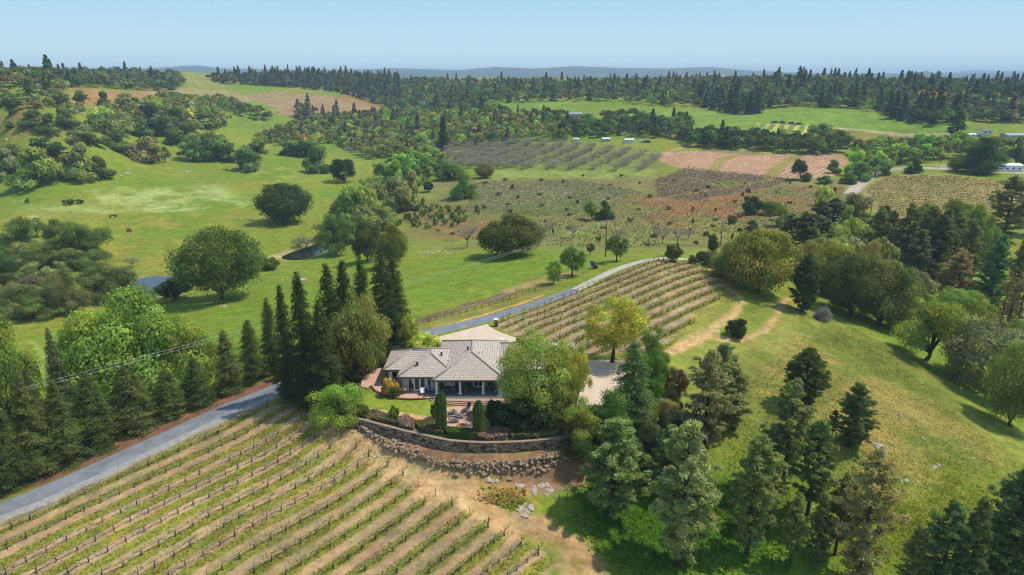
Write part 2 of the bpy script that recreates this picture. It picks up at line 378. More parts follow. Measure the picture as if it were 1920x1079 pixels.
paint([(640,165),(700,190),(745,205),(700,205),(640,190)], lin(165,120,86), 5, 2, .7)
line(None, 3.2, lin(140,126,84), .8, .5, .8, world=[tuple(p) for p in POND1]+[tuple(POND1[0])]); line(None, 2.6, lin(172,150,108), .8, .5, .85, world=[tuple(p) for p in POND2]+[tuple(POND2[0])]); paint([(500,484),(528,470),(548,466),(530,482),(515,490)], lin(176,156,108), 1, .8, .8)
# centre of the valley
paint([(740,380),(800,345),(880,330),(1240,325),(1600,335),(1640,380),(1560,420),(1400,470),(1240,470),(1000,465),(830,465),(760,440)], lin(130,122,72), 8, 4, .92)
paint([(740,380),(800,345),(1000,400),(1240,440),(1400,470),(1240,470),(1000,465),(830,465),(760,440)], lin(126,138,62), 7, 4, .7, mottle=2.4)
paint([(760,430),(880,410),(1010,420),(1000,440),(860,450),(770,445)], lin(142,108,66), 6, 3, .9, mottle=2.2)
paint([(1180,375),(1300,360),(1480,345),(1540,370),(1440,440),(1300,430),(1200,410)], lin(146,104,66), 7, 4, .9, mottle=2.2)
paint([(1440,372),(1500,352),(1590,350),(1560,420),(1440,450)], lin(140,108,64), 7, 4, .7, mottle=1.5)
paint([(1290,410),(1420,420),(1400,465),(1280,450)], lin(134,134,66), 6, 3, .7)
q0 = at(1000, 380)
stripes([(890,345),(1080,340),(1180,355),(1140,385),(1010,405),(880,395)], lin(128,134,72), lin(108,104,84), q0[:2], (.8,.45), 4.5, .6, 0, 5, 3, .85)
stripes([(905,395),(1080,372),(1120,395),(1000,410)], lin(110,128,54), lin(104,112,60), q0[:2], (.8,.45), 4.5, .5, 0, 5, 3, .7)
q1 = at(1330, 345)
stripes([(1225,340),(1290,312),(1500,338),(1440,352),(1300,378),(1230,372)], lin(132,112,84), lin(104,90,74), q1[:2], (.9,.3), 4.0, .6, 0, 3, 1.5, .9)
line([(1235,372),(1340,355),(1450,338)], 3, lin(150,132,80), 1, .6, .8)
paint([(1330,345),(1380,338),(1400,345),(1340,350)], lin(132,140,50), 3, 1, .8)
paint([(1240,285),(1420,280),(1430,295),(1240,292)], lin(130,124,80), 4, 2, .8)
q2 = at(1400, 310)
stripes([(1225,294),(1240,287),(1300,283),(1400,291),(1500,290),(1580,290),(1592,302),(1560,335),(1480,334),(1380,325),(1280,316),(1228,300)],
        lin(200,160,128), lin(164,124,94), q2[:2], (.62,.78), 3.1, .5, 0, 2, .6, 1.0, vary=.35)
line([(1335,318),(1352,302),(1375,292)], 6, lin(150,140,72), 1, .4, .9); line([(1440,334),(1465,310),(1498,292)], 7, lin(150,138,70), 1, .4, .9)
line([(1228,293),(1300,272),(1420,284),(1440,288)], 4, lin(196,160,120), 1, .4, .7)
paint([(820,262),(1040,265),(1240,285),(1235,318),(1120,322),(960,318),(850,320),(820,290)], lin(126,132,70), 6, 3, .9)
paint([(900,320),(1230,318),(1225,332),(900,338)], lin(142,158,74), 4, 3, .8)
# far fields
paint([(880,195),(1060,190),(1070,215),(960,220),(880,212)], lin(122,148,58), 6, 3, .95)
paint([(1160,215),(1290,205),(1420,210),(1430,235),(1290,240),(1170,228)], lin(128,152,56), 6, 3, .95)
paint([(1430,207),(1600,207),(1690,222),(1790,230),(1770,255),(1600,243),(1430,230)], lin(122,150,52), 6, 2, .95)
paint([(1560,240),(1700,248),(1780,250),(1720,272),(1600,272),(1560,262)], lin(140,128,68), 6, 2, .9)
line([(1540,238),(1640,247),(1780,252)], 5, lin(196,186,140), 1.5, .5, .8)
q3 = at(1465, 245)
stripes([(1418,232),(1520,234),(1512,262),(1440,258)], lin(118,138,52), lin(196,184,112), q3[:2], (.45,.9), 7, .5, 0, 2, .5, .95)
paint([(1760,172),(1800,165),(1810,180),(1770,188)], lin(184,120,76), 8, 3, .8)
paint([(1280,142),(1430,142),(1430,155),(1280,155)], lin(180,124,74), 10, 4, .8)
paint([(820,150),(960,152),(960,160),(820,160)], lin(170,128,84), 10, 4, .7)
paint([(1690,160),(1800,168),(1800,182),(1690,170)], lin(172,124,80), 10, 4, .7)
# right vineyard with gravel yard
q4 = at(1760, 360)
stripes([(1620,360),(1660,328),(1780,328),(1920,345),(1960,400),(1900,420),(1780,425),(1640,405)], lin(176,150,108), lin(140,138,60), q4[:2], (1,.10), 4.6, .42, 0, 2, .5, 1.0)
line([(1596,362),(1625,335),(1660,318),(1720,315),(1800,318),(1920,325)], 6, lin(190,176,156), 1, .5)
paint([(1740,309),(1860,307),(1920,314),(1920,322),(1800,320)], lin(180,166,146), 2, .8, .7)
# ground round the house hill
paint([(1250,640),(1330,570),(1480,560),(1620,620),(1800,740),(1900,830),(1900,900),(1700,960),(1500,860),(1330,800)], lin(140,143,65), 8, 3, .92)
paint([(1400,660),(1560,620),(1700,700),(1840,800),(1900,880),(1700,930),(1520,840),(1380,740)], lin(168,148,86), 6, 3, .6, mottle=3)
paint([(1560,760),(1700,740),(1800,800),(1720,900),(1640,880)], lin(158,138,74), 6, 3, .7, mottle=1.8)
paint([(1380,690),(1460,680),(1480,720),(1400,740)], lin(160,128,76), 5, 3, .6, mottle=1.6)
paint([(1250,640),(1330,570),(1480,560),(1620,620),(1800,740),(1900,830),(1900,900),(1700,960),(1500,860),(1330,800)], lin(126,134,58), 6, 3, .5, mottle=-2.2)
paint([(1560,980),(1800,900),(1920,900),(1920,1079),(1600,1079)], lin(126,130,40), 6, 3, .8)
paint([(1340,640),(1390,560),(1480,580),(1440,630)], lin(118,132,56), 4, 2, .7)
paint([(1080,880),(1260,880),(1420,960),(1480,1079),(1140,1079),(1060,980)], lin(100,140,40), 4, 2, .9)
paint([(900,925),(960,915),(990,940),(960,965),(910,950)], lin(98,136,36), 2, 1.5, .9)
paint([(840,880),(900,910),(1080,940),(1090,990),(960,990),(880,930)], lin(140,140,52), 3, 2, .85)
paint([(880,940),(960,985),(1060,1000),(1090,960),(1050,930),(980,950)], lin(118,140,44), 2, 1.5, .8)
line([(640,335),(560,320),(450,318),(330,330)], 1.2, lin(150,160,84), .6, .8, .5); line([(470,470),(420,440),(300,425),(150,395),(0,372)], 1.0, lin(160,150,84), .6, .8, .5); line([(640,470),(740,455),(870,430)], 1.0, lin(160,146,90), .5, .6, .5)
# house slope: bare soil between the walls
paint([(640,790),(690,800),(800,835),(900,850),(1030,842),(1110,830),(1130,900),(1050,925),(960,905),(860,890),(770,860),(700,830)], lin(148,120,92), 1.5, 1.2, .95)
paint([(780,845),(860,855),(880,875),(800,865)], lin(124,98,72), 1.5, 1.2, .7)
paint([(900,895),(980,900),(1000,930),(960,935)], lin(176,128,84), 2, 1.2, .8)
paint([(540,730),(640,790),(680,820),(600,800),(530,775)], lin(132,96,72), 2, 1, .9)
# lower vineyard
VDIR = np.array([0.607, 0.795]); VN = np.array([VDIR[1], -VDIR[0]]); PER = 2.8
ENDS = [(500,765),(530,774),(566,786),(586,796),(611,806),(640,822),(669,841),(692,857),(728,875),(755,893),(785,912),(817,931),(848,950),(881,970),(916,989),(947,1006),(978,1026),(1010,1042),(1038,1067)]
V0 = at(500, 765)[:2]
# (ends spread from the first row in steps of the row spacing)
vy = [tuple((np.array(at(u, v)[:2])+VDIR*1.2)) for u, v in ENDS]
poly = [tuple(V0-VN*1.6+VDIR*1)]+vy+[tuple(np.array(vy[-1])-VDIR*60), tuple(V0-VDIR*66), tuple(V0-VDIR*66-VN*1.6)]
stripes(None, lin(178,149,113), lin(139,140,58), V0, VDIR, PER, .54, -.48, .6, .25, 1.0, world=poly, vary=.45)
VPOLY = poly
line([(618,800),(660,815),(700,840),(740,868),(790,900),(850,930)], 4.2, tan, .8, .8, .9, .5)
line([(700,850),(760,880),(830,915),(880,955),(940,985),(1000,990)], 1.2, lin(214,186,132), .5, .6, .7, .5)
line([(790,905),(880,915),(950,985),(1010,985),(1060,1010),(1100,1060),(1110,1090)], 3.0, lin(198,160,114), .9, .9, .92, .6)
line([(960,985),(1040,1020),(1060,1070)], 2.2, lin(190,150,110), .8, .8, .7, .6)
paint([(690,806),(720,806),(800,838),(900,853),(1030,846),(1110,836),(1120,890),(1040,905),(960,895),(860,880),(770,852),(720,830)], lin(150,116,88), 1.0, .8, .95)
paint([(780,850),(860,860),(950,868),(1040,858),(1030,850),(900,856),(800,842)], lin(132,102,76), .8, .8, .6)
# upper vineyard
V2 = [(930,604),(1030,568),(1100,540),(1170,508),(1238,486),(1300,496),(1335,513),(1366,545),(1350,562),(1290,612),(1240,660),(1110,667),(1040,650),(985,640),(928,611)]
V2P = region(V2); U0 = at(935, 606)[:2]; UDIR = np.array(at(1238, 489)[:2])-U0; UDIR /= np.hypot(*UDIR); UN = np.array([UDIR[1], -UDIR[0]])
stripes(None, lin(172,146,118), lin(148,144,66), U0, UDIR, 2.9, .5, -.40, .5, .25, 1.0, world=V2P, vary=.5)
line([(1366,545),(1300,610),(1255,655)], 3.0, lin(150,146,66), .8, .6, .8)
line([(1230,665),(1262,655),(1300,632),(1345,612),(1372,590),(1392,568),(1385,552),(1362,540),(1345,515),(1330,505)], 1.5, lin(200,166,112), .8, .6, .95)
line([(1262,658),(1330,632),(1400,640),(1440,618),(1460,590),(1475,560)], 1.5, lin(196,160,108), .7, .6, .95)
paint([(1255,660),(1330,620),(1358,604),(1335,632),(1275,658)], lin(200,168,118), .8, .6, .85)
paint([(1325,503),(1355,510),(1370,535),(1350,530)], lin(178,130,90), 1.2, .8, .9)
paint([(770,640),(790,600),(900,565),(1010,535),(1050,530),(1010,560),(900,590),(800,625)], lin(140,134,66), 1.5, .8, .9)
line([(785,604),(870,577),(960,548)], 3.0, lin(116,92,84), .8, .6, .85); line([(860,582),(950,552)], 1.0, lin(160,140,120), .6, .5, .6)
line([(955,545),(1010,528),(1060,515)], 4.0, lin(176,152,100), 1, .7, .8)
line([(795,623),(860,605),(940,580),(1016,555)], 0.9, lin(206,170,92), .25, .15, .95); line([(797,626),(862,608),(942,583),(1018,557)], 0.7, lin(150,112,90), .25, .2, .9)
line([(0,925),(200,850),(330,790),(430,748),(520,712)], 3.6, lin(136,98,78), .6, .4, .95); line([(0,985),(200,893),(330,828),(430,785),(520,745)], 1.6, lin(160,140,118), .5, .4, .9)
line([(30,660),(80,690),(70,720),(100,690),(60,640)], .8, lin(160,176,90), .5, .5, .7)
# garden: lawn, beds, gravel path
paint([(688,738),(705,741),(745,750),(800,752),(817,752),(815,784),(770,779),(720,773),(688,768)], lin(136,152,54), .4, .15, 1, .35)
paint([(655,783),(690,770),(820,790),(840,800),(830,822),(760,806)], lin(128,116,66), .8, .5, .9)
paint([(880,800),(960,790),(1080,790),(1080,815),(1000,826),(900,829)], lin(120,104,74), .8, .5, .9)
line([(690,771),(730,775),(780,782),(822,789)], 1.3, lin(206,170,122), .25, .15, 1)
paint([(930,760),(1040,755),(1075,790),(940,796)], lin(84,66,50), .8, .5, .9)
paint([(640,740),(690,690),(730,675),(760,690),(690,735)], lin(96,86,54), 1, .5, .9)
paint([(560,720),(640,700),(700,640),(760,640),(760,660),(700,690),(640,745),(580,760)], lin(104,76,58), 1.5, 1, .9)

def ground_mat():
    m = bpy.data.materials.new('ground_cover'); m.use_nodes = True; t = m.node_tree; b = t.nodes['Principled BSDF']
    b.inputs['Roughness'].default_value = 0.95; b.inputs['Specular IOR Level'].default_value = 0.08
    a = t.nodes.new('ShaderNodeAttribute'); a.attribute_name = 'Cover'; tc = t.nodes.new('ShaderNodeTexCoord')
    n = t.nodes.new('ShaderNodeTexNoise'); n.inputs['Scale'].default_value = 1.1; n.inputs['Detail'].default_value = 8; n.inputs['Roughness'].default_value = .72
    t.links.new(tc.outputs['Object'], n.inputs['Vector'])
    mr = t.nodes.new('ShaderNodeMapRange'); mr.inputs[1].default_value = .3; mr.inputs[2].default_value = .7; mr.inputs[3].default_value = .66; mr.inputs[4].default_value = 1.34
    t.links.new(n.outputs['Fac'], mr.inputs[0])
    s = t.nodes.new('ShaderNodeVectorMath'); s.operation = 'SCALE'; t.links.new(a.outputs['Color'], s.inputs[0]); t.links.new(mr.outputs[0], s.inputs['Scale'])
    n3 = t.nodes.new('ShaderNodeTexNoise'); n3.inputs['Scale'].default_value = .32; n3.inputs['Detail'].default_value = 9; n3.inputs['Roughness'].default_value = .7; t.links.new(tc.outputs['Object'], n3.inputs['Vector'])
    m3 = t.nodes.new('ShaderNodeMapRange'); m3.inputs[1].default_value = .36; m3.inputs[2].default_value = .64; t.links.new(n3.outputs['Fac'], m3.inputs[0])
    mx = t.nodes.new('ShaderNodeMix'); mx.data_type = 'RGBA'; mx.inputs[6].default_value = (.80, .93, .86, 1); mx.inputs[7].default_value = (1.22, 1.07, .98, 1); t.links.new(m3.outputs[0], mx.inputs[0])
    mv = t.nodes.new('ShaderNodeVectorMath'); mv.operation = 'MULTIPLY'; t.links.new(s.outputs[0], mv.inputs[0]); t.links.new(mx.outputs[2], mv.inputs[1])
    t.links.new(mv.outputs[0], b.inputs['Base Color'])
    n2 = t.nodes.new('ShaderNodeTexNoise'); n2.inputs['Scale'].default_value = 2.6; n2.inputs['Detail'].default_value = 6; t.links.new(tc.outputs['Object'], n2.inputs['Vector'])
    bp = t.nodes.new('ShaderNodeBump'); bp.inputs['Strength'].default_value = .7; bp.inputs['Distance'].default_value = .22
    t.links.new(n2.outputs['Fac'], bp.inputs['Height']); t.links.new(bp.outputs[0], b.inputs['Normal']); return m
nT, nR = GX.shape
Vg = np.stack([GX, GY, H], -1).reshape(-1, 3)
ii, jj = np.meshgrid(np.arange(nT-1), np.arange(nR-1), indexing='ij'); q = ii*nR+jj
Fg = np.stack([q, q+1, q+nR+1, q+nR], -1).reshape(-1, 4)[:, ::-1]
gm = np_mesh('ground', Vg, Fg, [ground_mat()], smooth=True)
a_ = gm.attributes.new('Cover', 'FLOAT_COLOR', 'POINT'); cc = np.ones((len(Vg), 4), np.float32); cc[:, :3] = np.clip(C.reshape(-1, 3), .004, .9); a_.data.foreach_set('color', cc.ravel())
tag(link('ground', gm), kind='structure')
# normals must face up
if gm.polygons[len(Fg)//2].normal.z < 0: gm.flip_normals()

# water
WATER = mat('pond_water', (0.012, 0.018, 0.018), 0.05, 0.5)
for P_, z, nm in ((POND1, -11.7, 'pond_water'), (POND2, -12.3, 'pond_water')):
    c = np.mean(P_, 0); mb = MB(); mb.poly([(c[0]+(p[0]-c[0])*1.25, c[1]+(p[1]-c[1])*1.25, z) for p in P_]); o = mb.build(nm, WATER); tag(o, kind='structure')
    if o.data.polygons[0].normal.z < 0: o.data.flip_normals()

# ------------------------------------------------------------------ draped roads
def resample(pts, step):
    pts = np.array(pts, float); d = np.r_[0, np.cumsum(np.hypot(*np.diff(pts[:, :2], axis=0).T))]; nn_ = max(2, int(d[-1]/step))
    s = np.linspace(0, d[-1], nn_); return np.c_[np.interp(s, d, pts[:, 0]), np.interp(s, d, pts[:, 1])]
def smooth(p, it=3):
    p = np.array(p, float)
    for _ in range(it): p[1:-1] = p[1:-1]*.5+.25*(p[:-2]+p[2:])
    return p
def ribbon(name, pts, width, m, lift=0.05, step=0.8, across=7, kind='structure', wvar=0.0):
    c = smooth(resample(pts, step), 12); t = np.gradient(c, axis=0); t /= np.hypot(t[:, 0], t[:, 1])[:, None]; nrm = np.c_[t[:, 1], -t[:, 0]]
    V = []
    for i in range(len(c)):
        for j in range(across):
            s = (j/(across-1)-.5); wv = width*(1+wvar*math.sin(i*.7+j)) ; x, y = c[i]+nrm[i]*s*wv
            z = max(hz(x, y), hz(x+.25, y), hz(x-.25, y), hz(x, y+.25), hz(x, y-.25))+lift
            if j in (0, across-1): z = hz(x, y)-.05
            V.append((x, y, z))
    F = []
    for i in range(len(c)-1):
        for j in range(across-1):
            a = i*across+j; F.append((a, a+1, a+across+1, a+across))
    o = link(name, np_mesh(name, V, F, [m], smooth=True)); 
    if o.data.polygons[0].normal.z < 0: o.data.flip_normals()
    return tag(o, kind=kind)
ASPH = mat('asphalt', lin(142,145,147)*.9, .95, .06, (.5, .28), (12, .3, .03))
SHOUL = mat('gravel_shoulder', lin(164,160,150), .95, .1, (1.3, .3), (9, .5, .05))
ribbon('road_shoulder', [at(u, v)[:2]+np.array([1.75, -1.15]) for u, v in ((-120,1008),(0,957),(100,917),(200,871),(330,811),(430,764),(500,736),(545,718))], 2.2, SHOUL, lift=.02, wvar=.25)
GRAV = mat('gravel', lin(196,186,166), .95, .1, (.8, .2), (9, .5, .05))
ribbon('driveway', [at(u, v)[:2] for u, v in ((-120,1008),(0,957),(100,917),(200,871),(330,811),(430,764),(500,736),(545,718))]+[at_z(u, v, -.3)[:2] for u, v in ((600,697),(660,672),(735,645))]+[at(u, v)[:2] for u, v in ((800,625),(870,609),(940,590),(1030,562),(1080,543))], 4.1, ASPH)
ribbon('gravel_road', [at(u, v)[:2] for u, v in ((1078,544),(1110,528),(1150,507),(1200,491),(1245,484))]+[at(1300, 488)[:2]], 3.0, GRAV, lift=.07)
CONC = mat('concrete', lin(222,198,168), .85, .2, (.5, .1), (10, .2, .02))
def slab(name, px, z0, z1, m, zref=None, kind='structure'):
    mb = MB(); mb.prism([tuple(at_z(u, v, z1)[:2]) for u, v in px], z0, z1); return tag(mb.build(name, m), kind=kind)
slab('parking_court', [(812,634),(860,622),(913,608),(930,620),(968,634),(960,668),(812,668)], -.5, .06, CONC)
slab('parking_court', [(1094,700),(1096,676),(1190,676),(1185,760),(1080,760),(1080,735),(1094,735)], -.5, .06, CONC)

# ------------------------------------------------------------------ house
STUCCO = mat('stucco_wall', (0.44, 0.405, 0.365), .9, .15, (1.5, .06))
def roof_mat():
    m = bpy.data.materials.new('roof_tile'); m.use_nodes = True; t = m.node_tree; b = t.nodes['Principled BSDF']
    b.inputs['Roughness'].default_value = .8; b.inputs['Specular IOR Level'].default_value = .2
    tc = t.nodes.new('ShaderNodeTexCoord'); sp = t.nodes.new('ShaderNodeSeparateXYZ'); t.links.new(tc.outputs['Object'], sp.inputs[0])
    mu = t.nodes.new('ShaderNodeMath'); mu.operation = 'MULTIPLY'; mu.inputs[1].default_value = 1/.155; t.links.new(sp.outputs[2], mu.inputs[0])
    fr = t.nodes.new('ShaderNodeMath'); fr.operation = 'FRACT'; t.links.new(mu.outputs[0], fr.inputs[0])
    rp = t.nodes.new('ShaderNodeValToRGB'); e = rp.color_ramp.elements
    e[0].position = 0; e[0].color = (.17, .14, .115, 1); e[1].position = .26; e[1].color = (.45, .375, .295, 1)
    t.links.new(fr.outputs[0], rp.inputs[0])
    n = t.nodes.new('ShaderNodeTexNoise'); n.inputs['Scale'].default_value = 3.5; n.inputs['Detail'].default_value = 5; t.links.new(tc.outputs['Object'], n.inputs['Vector'])
    mr = t.nodes.new('ShaderNodeMapRange'); mr.inputs[1].default_value = .3; mr.inputs[2].default_value = .7; mr.inputs[3].default_value = .78; mr.inputs[4].default_value = 1.2; t.links.new(n.outputs['Fac'], mr.inputs[0])
    s = t.nodes.new('ShaderNodeVectorMath'); s.operation = 'SCALE'; t.links.new(rp.outputs[0], s.inputs[0]); t.links.new(mr.outputs[0], s.inputs['Scale']); t.links.new(s.outputs[0], b.inputs['Base Color'])
    bp = t.nodes.new('ShaderNodeBump'); bp.inputs['Strength'].default_value = .8; bp.inputs['Distance'].default_value = .05; bp.invert = True
    t.links.new(fr.outputs[0], bp.inputs['Height']); t.links.new(bp.outputs[0], b.inputs['Normal']); return m
ROOF = roof_mat(); RIDGE = mat('ridge_tile', (.36, .31, .26), .8, .2, (6, .2)); FASCIA = mat('fascia', (.10, .075, .06), .7, .2)
BRICK = mat('brick_paving', lin(214,172,146), .9, .1, (3.0, .2), (14, .3, .02)); BRICKD = mat('brick_edge', lin(136,84,64), .9, .1, (3, .2))
HX, HY = -9.0, 98.0
house = tag(empty('house', (HX, HY, 0)), 'single storey house with grey tiled hip roof and white porch columns on the walled terrace', 'house')
ZF, ZE, SL = .3, 2.75, .42
def L(x0, x1, y0, y1): return x0-HX, x1-HX, y0-HY, y1-HY
RECTS = [(-19.8, -8.5, 96.0, 104.0), (-17.2, -8.0, 93.4, 104.6), (-11.8, -.8, 92.3, 108.0), (-3.0, 10.6, 96.2, 107.0)]
mbR = MB(); caps = MB(); fas = MB()
for (x0, x1, y0, y1) in RECTS:
    a0, a1, b0, b1 = L(x0, x1, y0, y1); w_, d_ = a1-a0, b1-b0; hf = min(w_, d_)/2; zr = ZE+hf*SL
    if w_ >= d_: r0, r1 = (a0+hf, (b0+b1)/2, zr), (a1-hf, (b0+b1)/2, zr)
    else: r0, r1 = ((a0+a1)/2, b0+hf, zr), ((a0+a1)/2, b1-hf, zr)
    A_, B_, C_, D_ = (a0, b0, ZE), (a1, b0, ZE), (a1, b1, ZE), (a0, b1, ZE)
    if w_ >= d_:
        mbR.poly([A_, B_, r1, r0]); mbR.poly([B_, C_, r1]); mbR.poly([C_, D_, r0, r1]); mbR.poly([D_, A_, r0]); hips = [(A_, r0), (D_, r0), (B_, r1), (C_, r1), (r0, r1)]
    else:
        mbR.poly([A_, B_, r0]); mbR.poly([B_, C_, r1, r0]); mbR.poly([C_, D_, r1]); mbR.poly([D_, A_, r0, r1]); hips = [(A_, r0), (B_, r0), (C_, r1), (D_, r1), (r0, r1)]
    mbR.poly([(a0, b0, ZE-.02), (a0, b1, ZE-.02), (a1, b1, ZE-.02), (a1, b0, ZE-.02)])
    for p, q_ in hips: caps.tube([(p[0], p[1], p[2]+.03), (q_[0], q_[1], q_[2]+.03)], [.13, .13], 6)
    z0 = ZE-.2; e = .05
    fas.box(a0-e, a1+e, b0-e, b0, z0, ZE+.03); fas.box(a0-e, a1+e, b1, b1+e, z0, ZE+.03); fas.box(a0-e, a0, b0, b1, z0, ZE+.028); fas.box(a1, a1+e, b0, b1, z0, ZE+.028)
roof = mbR.build('roof', ROOF, house); caps.build('ridge_cap', RIDGE, roof, smooth=True); fas.build('gutter', FASCIA, roof)
for (x, y, s) in ((-17.6, 98.7, .2), (-14.4, 95.6, .28), (-11.0, 98.6, .28), (-13.2, 97.3, .16), (-6.9, 99.0, .26), (-5.0, 98.4, .24), (-9.8, 97.8, .18), (-9.2, 98.2, .16)):
    zz = max(ZE+SL*min(x-x0, x1-x, y-y0, y1-y) for (x0, x1, y0, y1) in RECTS)
    v_ = MB(); v_.lathe([(s*.5, -.15), (s*.5, s*1.6), (s*.75, s*1.65), (s*.75, s*2), (s*.2, s*2.2)], (x-HX, y-HY, zz), 10); v_.build('roof_vent', DARK if s > .25 else WHITE, roof)
wl = MB()
for r_ in ((-19.2, -9, 96.6, 103.4), (-16.6, -8.6, 94.0, 104), (-11.2, -1.4, 95.2, 107.4), (-1.4, 10, 96.8, 106.4)):
    a0, a1, b0, b1 = L(*r_); wl.box(a0, a1, b0, b1, -.4, ZE-.03+.001*a0)
wl.build('wall', STUCCO, house)
def column(x, y):
    c_ = MB(); c_.box(x-.26, x+.26, y-.26, y+.26, ZF, ZF+.12); c_.lathe([(.23, .12), (.25, .18), (.19, .26), (.185, .5), (.165, 2.1), (.2, 2.2), (.24, 2.26)], (x, y, ZF), 14); c_.box(x-.26, x+.26, y-.26, y+.26, ZF+2.26, ZE-.22)
    c_.build('column', WHITE, house)
for x in (-11.25, -7.75, -4.3, -1.5): column(x-HX, 92.85-HY)
column(-18.6-HX, 96.25-HY)
def french_door(x, y, w_, h):
    f = MB(); hw = w_/2
    f.box(x-hw, x-hw+.12, y-.07, y, ZF, ZF+h); f.box(x+hw-.12, x+hw, y-.07, y, ZF, ZF+h); f.box(x-hw, x+hw, y-.072, y, ZF+h, ZF+h+.13); f.box(x-.1, x+.1, y-.068, y, ZF, ZF+h)
    f.box(x-hw+.12, x-.1, y-.066, y, ZF, ZF+.22); f.box(x+.1, x+hw-.12, y-.066, y, ZF, ZF+.22)
    d_ = f.build('door', WHITE, house)
    for x0, x1 in ((x-hw+.12, x-.1), (x+.1, x+hw-.12)):
        g = MB(); g.box(x0, x1, y-.03, y-.005, ZF+.22, ZF+h); g.build('pane', GLASS, d_)
    k = MB(); k.lathe([(.03, 0), (.035, .06)], (x-.05, y-.1, ZF+1.0), 8); k.build('handle', DARK, d_)
def window(x, y, w_, h, z):
    f = MB(); hw = w_/2
    for (x0, x1, z0, z1) in ((x-hw-.07, x-hw, z, z+h), (x+hw, x+hw+.07, z, z+h), (x-hw-.07, x+hw+.07, z+h, z+h+.08), (x-hw-.07, x+hw+.07, z-.08, z), (x-hw, x+hw, z+h*.3, z+h*.3+.05)): f.box(x0, x1, y-.06, y, z0, z1)
    d_ = f.build('window', WHITE, house); g = MB(); g.box(x-hw, x+hw, y-.03, y-.004, z, z+h); g.build('pane', GLASS, d_)
french_door(-13.9-HX, 94-HY, 1.75, 2.0); window(-15.35-HX, 94-HY, .5, 1.7, ZF+.25); window(-12.5-HX, 94-HY, .5, 1.7, ZF+.25)
french_door(-5.1-HX, 95.2-HY, 1.5, 2.0); window(-6.5-HX, 95.2-HY, .55, 1.3, ZF+.7); window(-3.7-HX, 95.2-HY, .55, 1.3, ZF+.7); window(-18.1-HX, 96.6-HY, .7, 1.4, ZF+.5); window(3-HX, 96.8-HY, 1.6, 1.3, ZF+.8); window(6.5-HX, 96.8-HY, 1.6, 1.3, ZF+.8)
g_ = MB(); g_.box(-8.6-HX, -7.5-HX, 95.1-HY, 95.2-HY, ZF+1.55, ZF+2.05); g_.build('wall_plaque', BRICKD, house)
# terraces and steps
pf = MB(); pf.box(-12.2, .5, 91.6, 95.15, -.4, ZF); tag(pf.build('porch_paving', mat('slate', (.16, .15, .15), .7, .3, (2, .15))), kind='structure')
tp = [at_z(u, v, .22)[:2] for u, v in ((676,725),(680,706),(700,693),(722,689))]+[(-19.2, 96.6), (-16.6, 96.6), (-16.6, 94.0), (-12.25, 94.0), (-12.25, 91.5)]+[at_z(u, v, .22)[:2] for u, v in ((795,745.5),(770,747),(745,745.5),(720,740),(704,731),(696,722),(688,727))]
mb = MB(); mb.prism([tuple(p) for p in tp], -.4, .22); tag(mb.build('terrace_paving', BRICK), kind='structure')
mb = MB(); ring = [at_z(u, v, .1)[:2] for u, v in ((798,748.5),(770,750),(745,748.5),(718,743),(701,733),(694,724),(686,729))]
for a, b in zip(ring[:-1], ring[1:]): mb.prism([tuple(a), tuple(b), tuple(np.array(b)+(0, .25)), tuple(np.array(a)+(0, .25))], -.3, .2)
tag(mb.build('terrace_kerb', BRICKD), kind='structure')
def arc(cx, cy, rx, ry, a0, a1, n_=16): return [(cx+rx*math.cos(R(a0+(a1-a0)*i/n_)), cy+ry*math.sin(R(a0+(a1-a0)*i/n_))) for i in range(n_+1)]
STEPT = mat('step_tread', lin(190,160,136), .9, .1, (3, .12))
for i, (gr, z) in enumerate(((0.0, .2), (.45, .13), (.9, .06))):
    mb = MB(); mb.prism(arc(-5.4, 91.55, 5.9+gr, 1.1+gr, 180, 360), -.3, z); mb.v = [(x, y, zz) for x, y, zz in mb.v]; tag(mb.build('step', STEPT), kind='structure')
    mb = MB(); pts = arc(-5.4, 91.55, 5.93+gr, 1.13+gr, 180, 360); pi_ = arc(-5.4, 91.55, 5.75+gr, .97+gr, 180, 360)
    for k in range(16): mb.prism([pts[k], pts[k+1], pi_[k+1], pi_[k]], z-.05, z+.012)
    tag(mb.build('step_edge', BRICKD), kind='structure')
slab('fire_pit_paving', [(833,764),(905,760),(905,775),(893,800),(880,806),(845,806),(836,795)], -.4, .03, BRICK)

# ------------------------------------------------------------------ stone walls
def rock_verts(r, seed, flat=.7):
    g = np.random.default_rng(seed); t = (1+5**.5)/2
    V = np.array([(-1,t,0),(1,t,0),(-1,-t,0),(1,-t,0),(0,-1,t),(0,1,t),(0,-1,-t),(0,1,-t),(t,0,-1),(t,0,1),(-t,0,-1),(-t,0,1)], float)/1.9
    F = np.array([(0,11,5),(0,5,1),(0,1,7),(0,7,10),(0,10,11),(1,5,9),(5,11,4),(11,10,2),(10,7,6),(7,1,8),(3,9,4),(3,4,2),(3,2,6),(3,6,8),(3,8,9),(4,9,5),(2,4,11),(6,2,10),(8,6,7),(9,8,1)])
    V = V*(0.55+.75*g.random((12, 1)))*np.array([1.15, .8, flat])*r; a = g.random()*6.28; c, s = math.cos(a), math.sin(a)
    return V@np.array([[c, s, 0], [-s, c, 0], [0, 0, 1]]), F
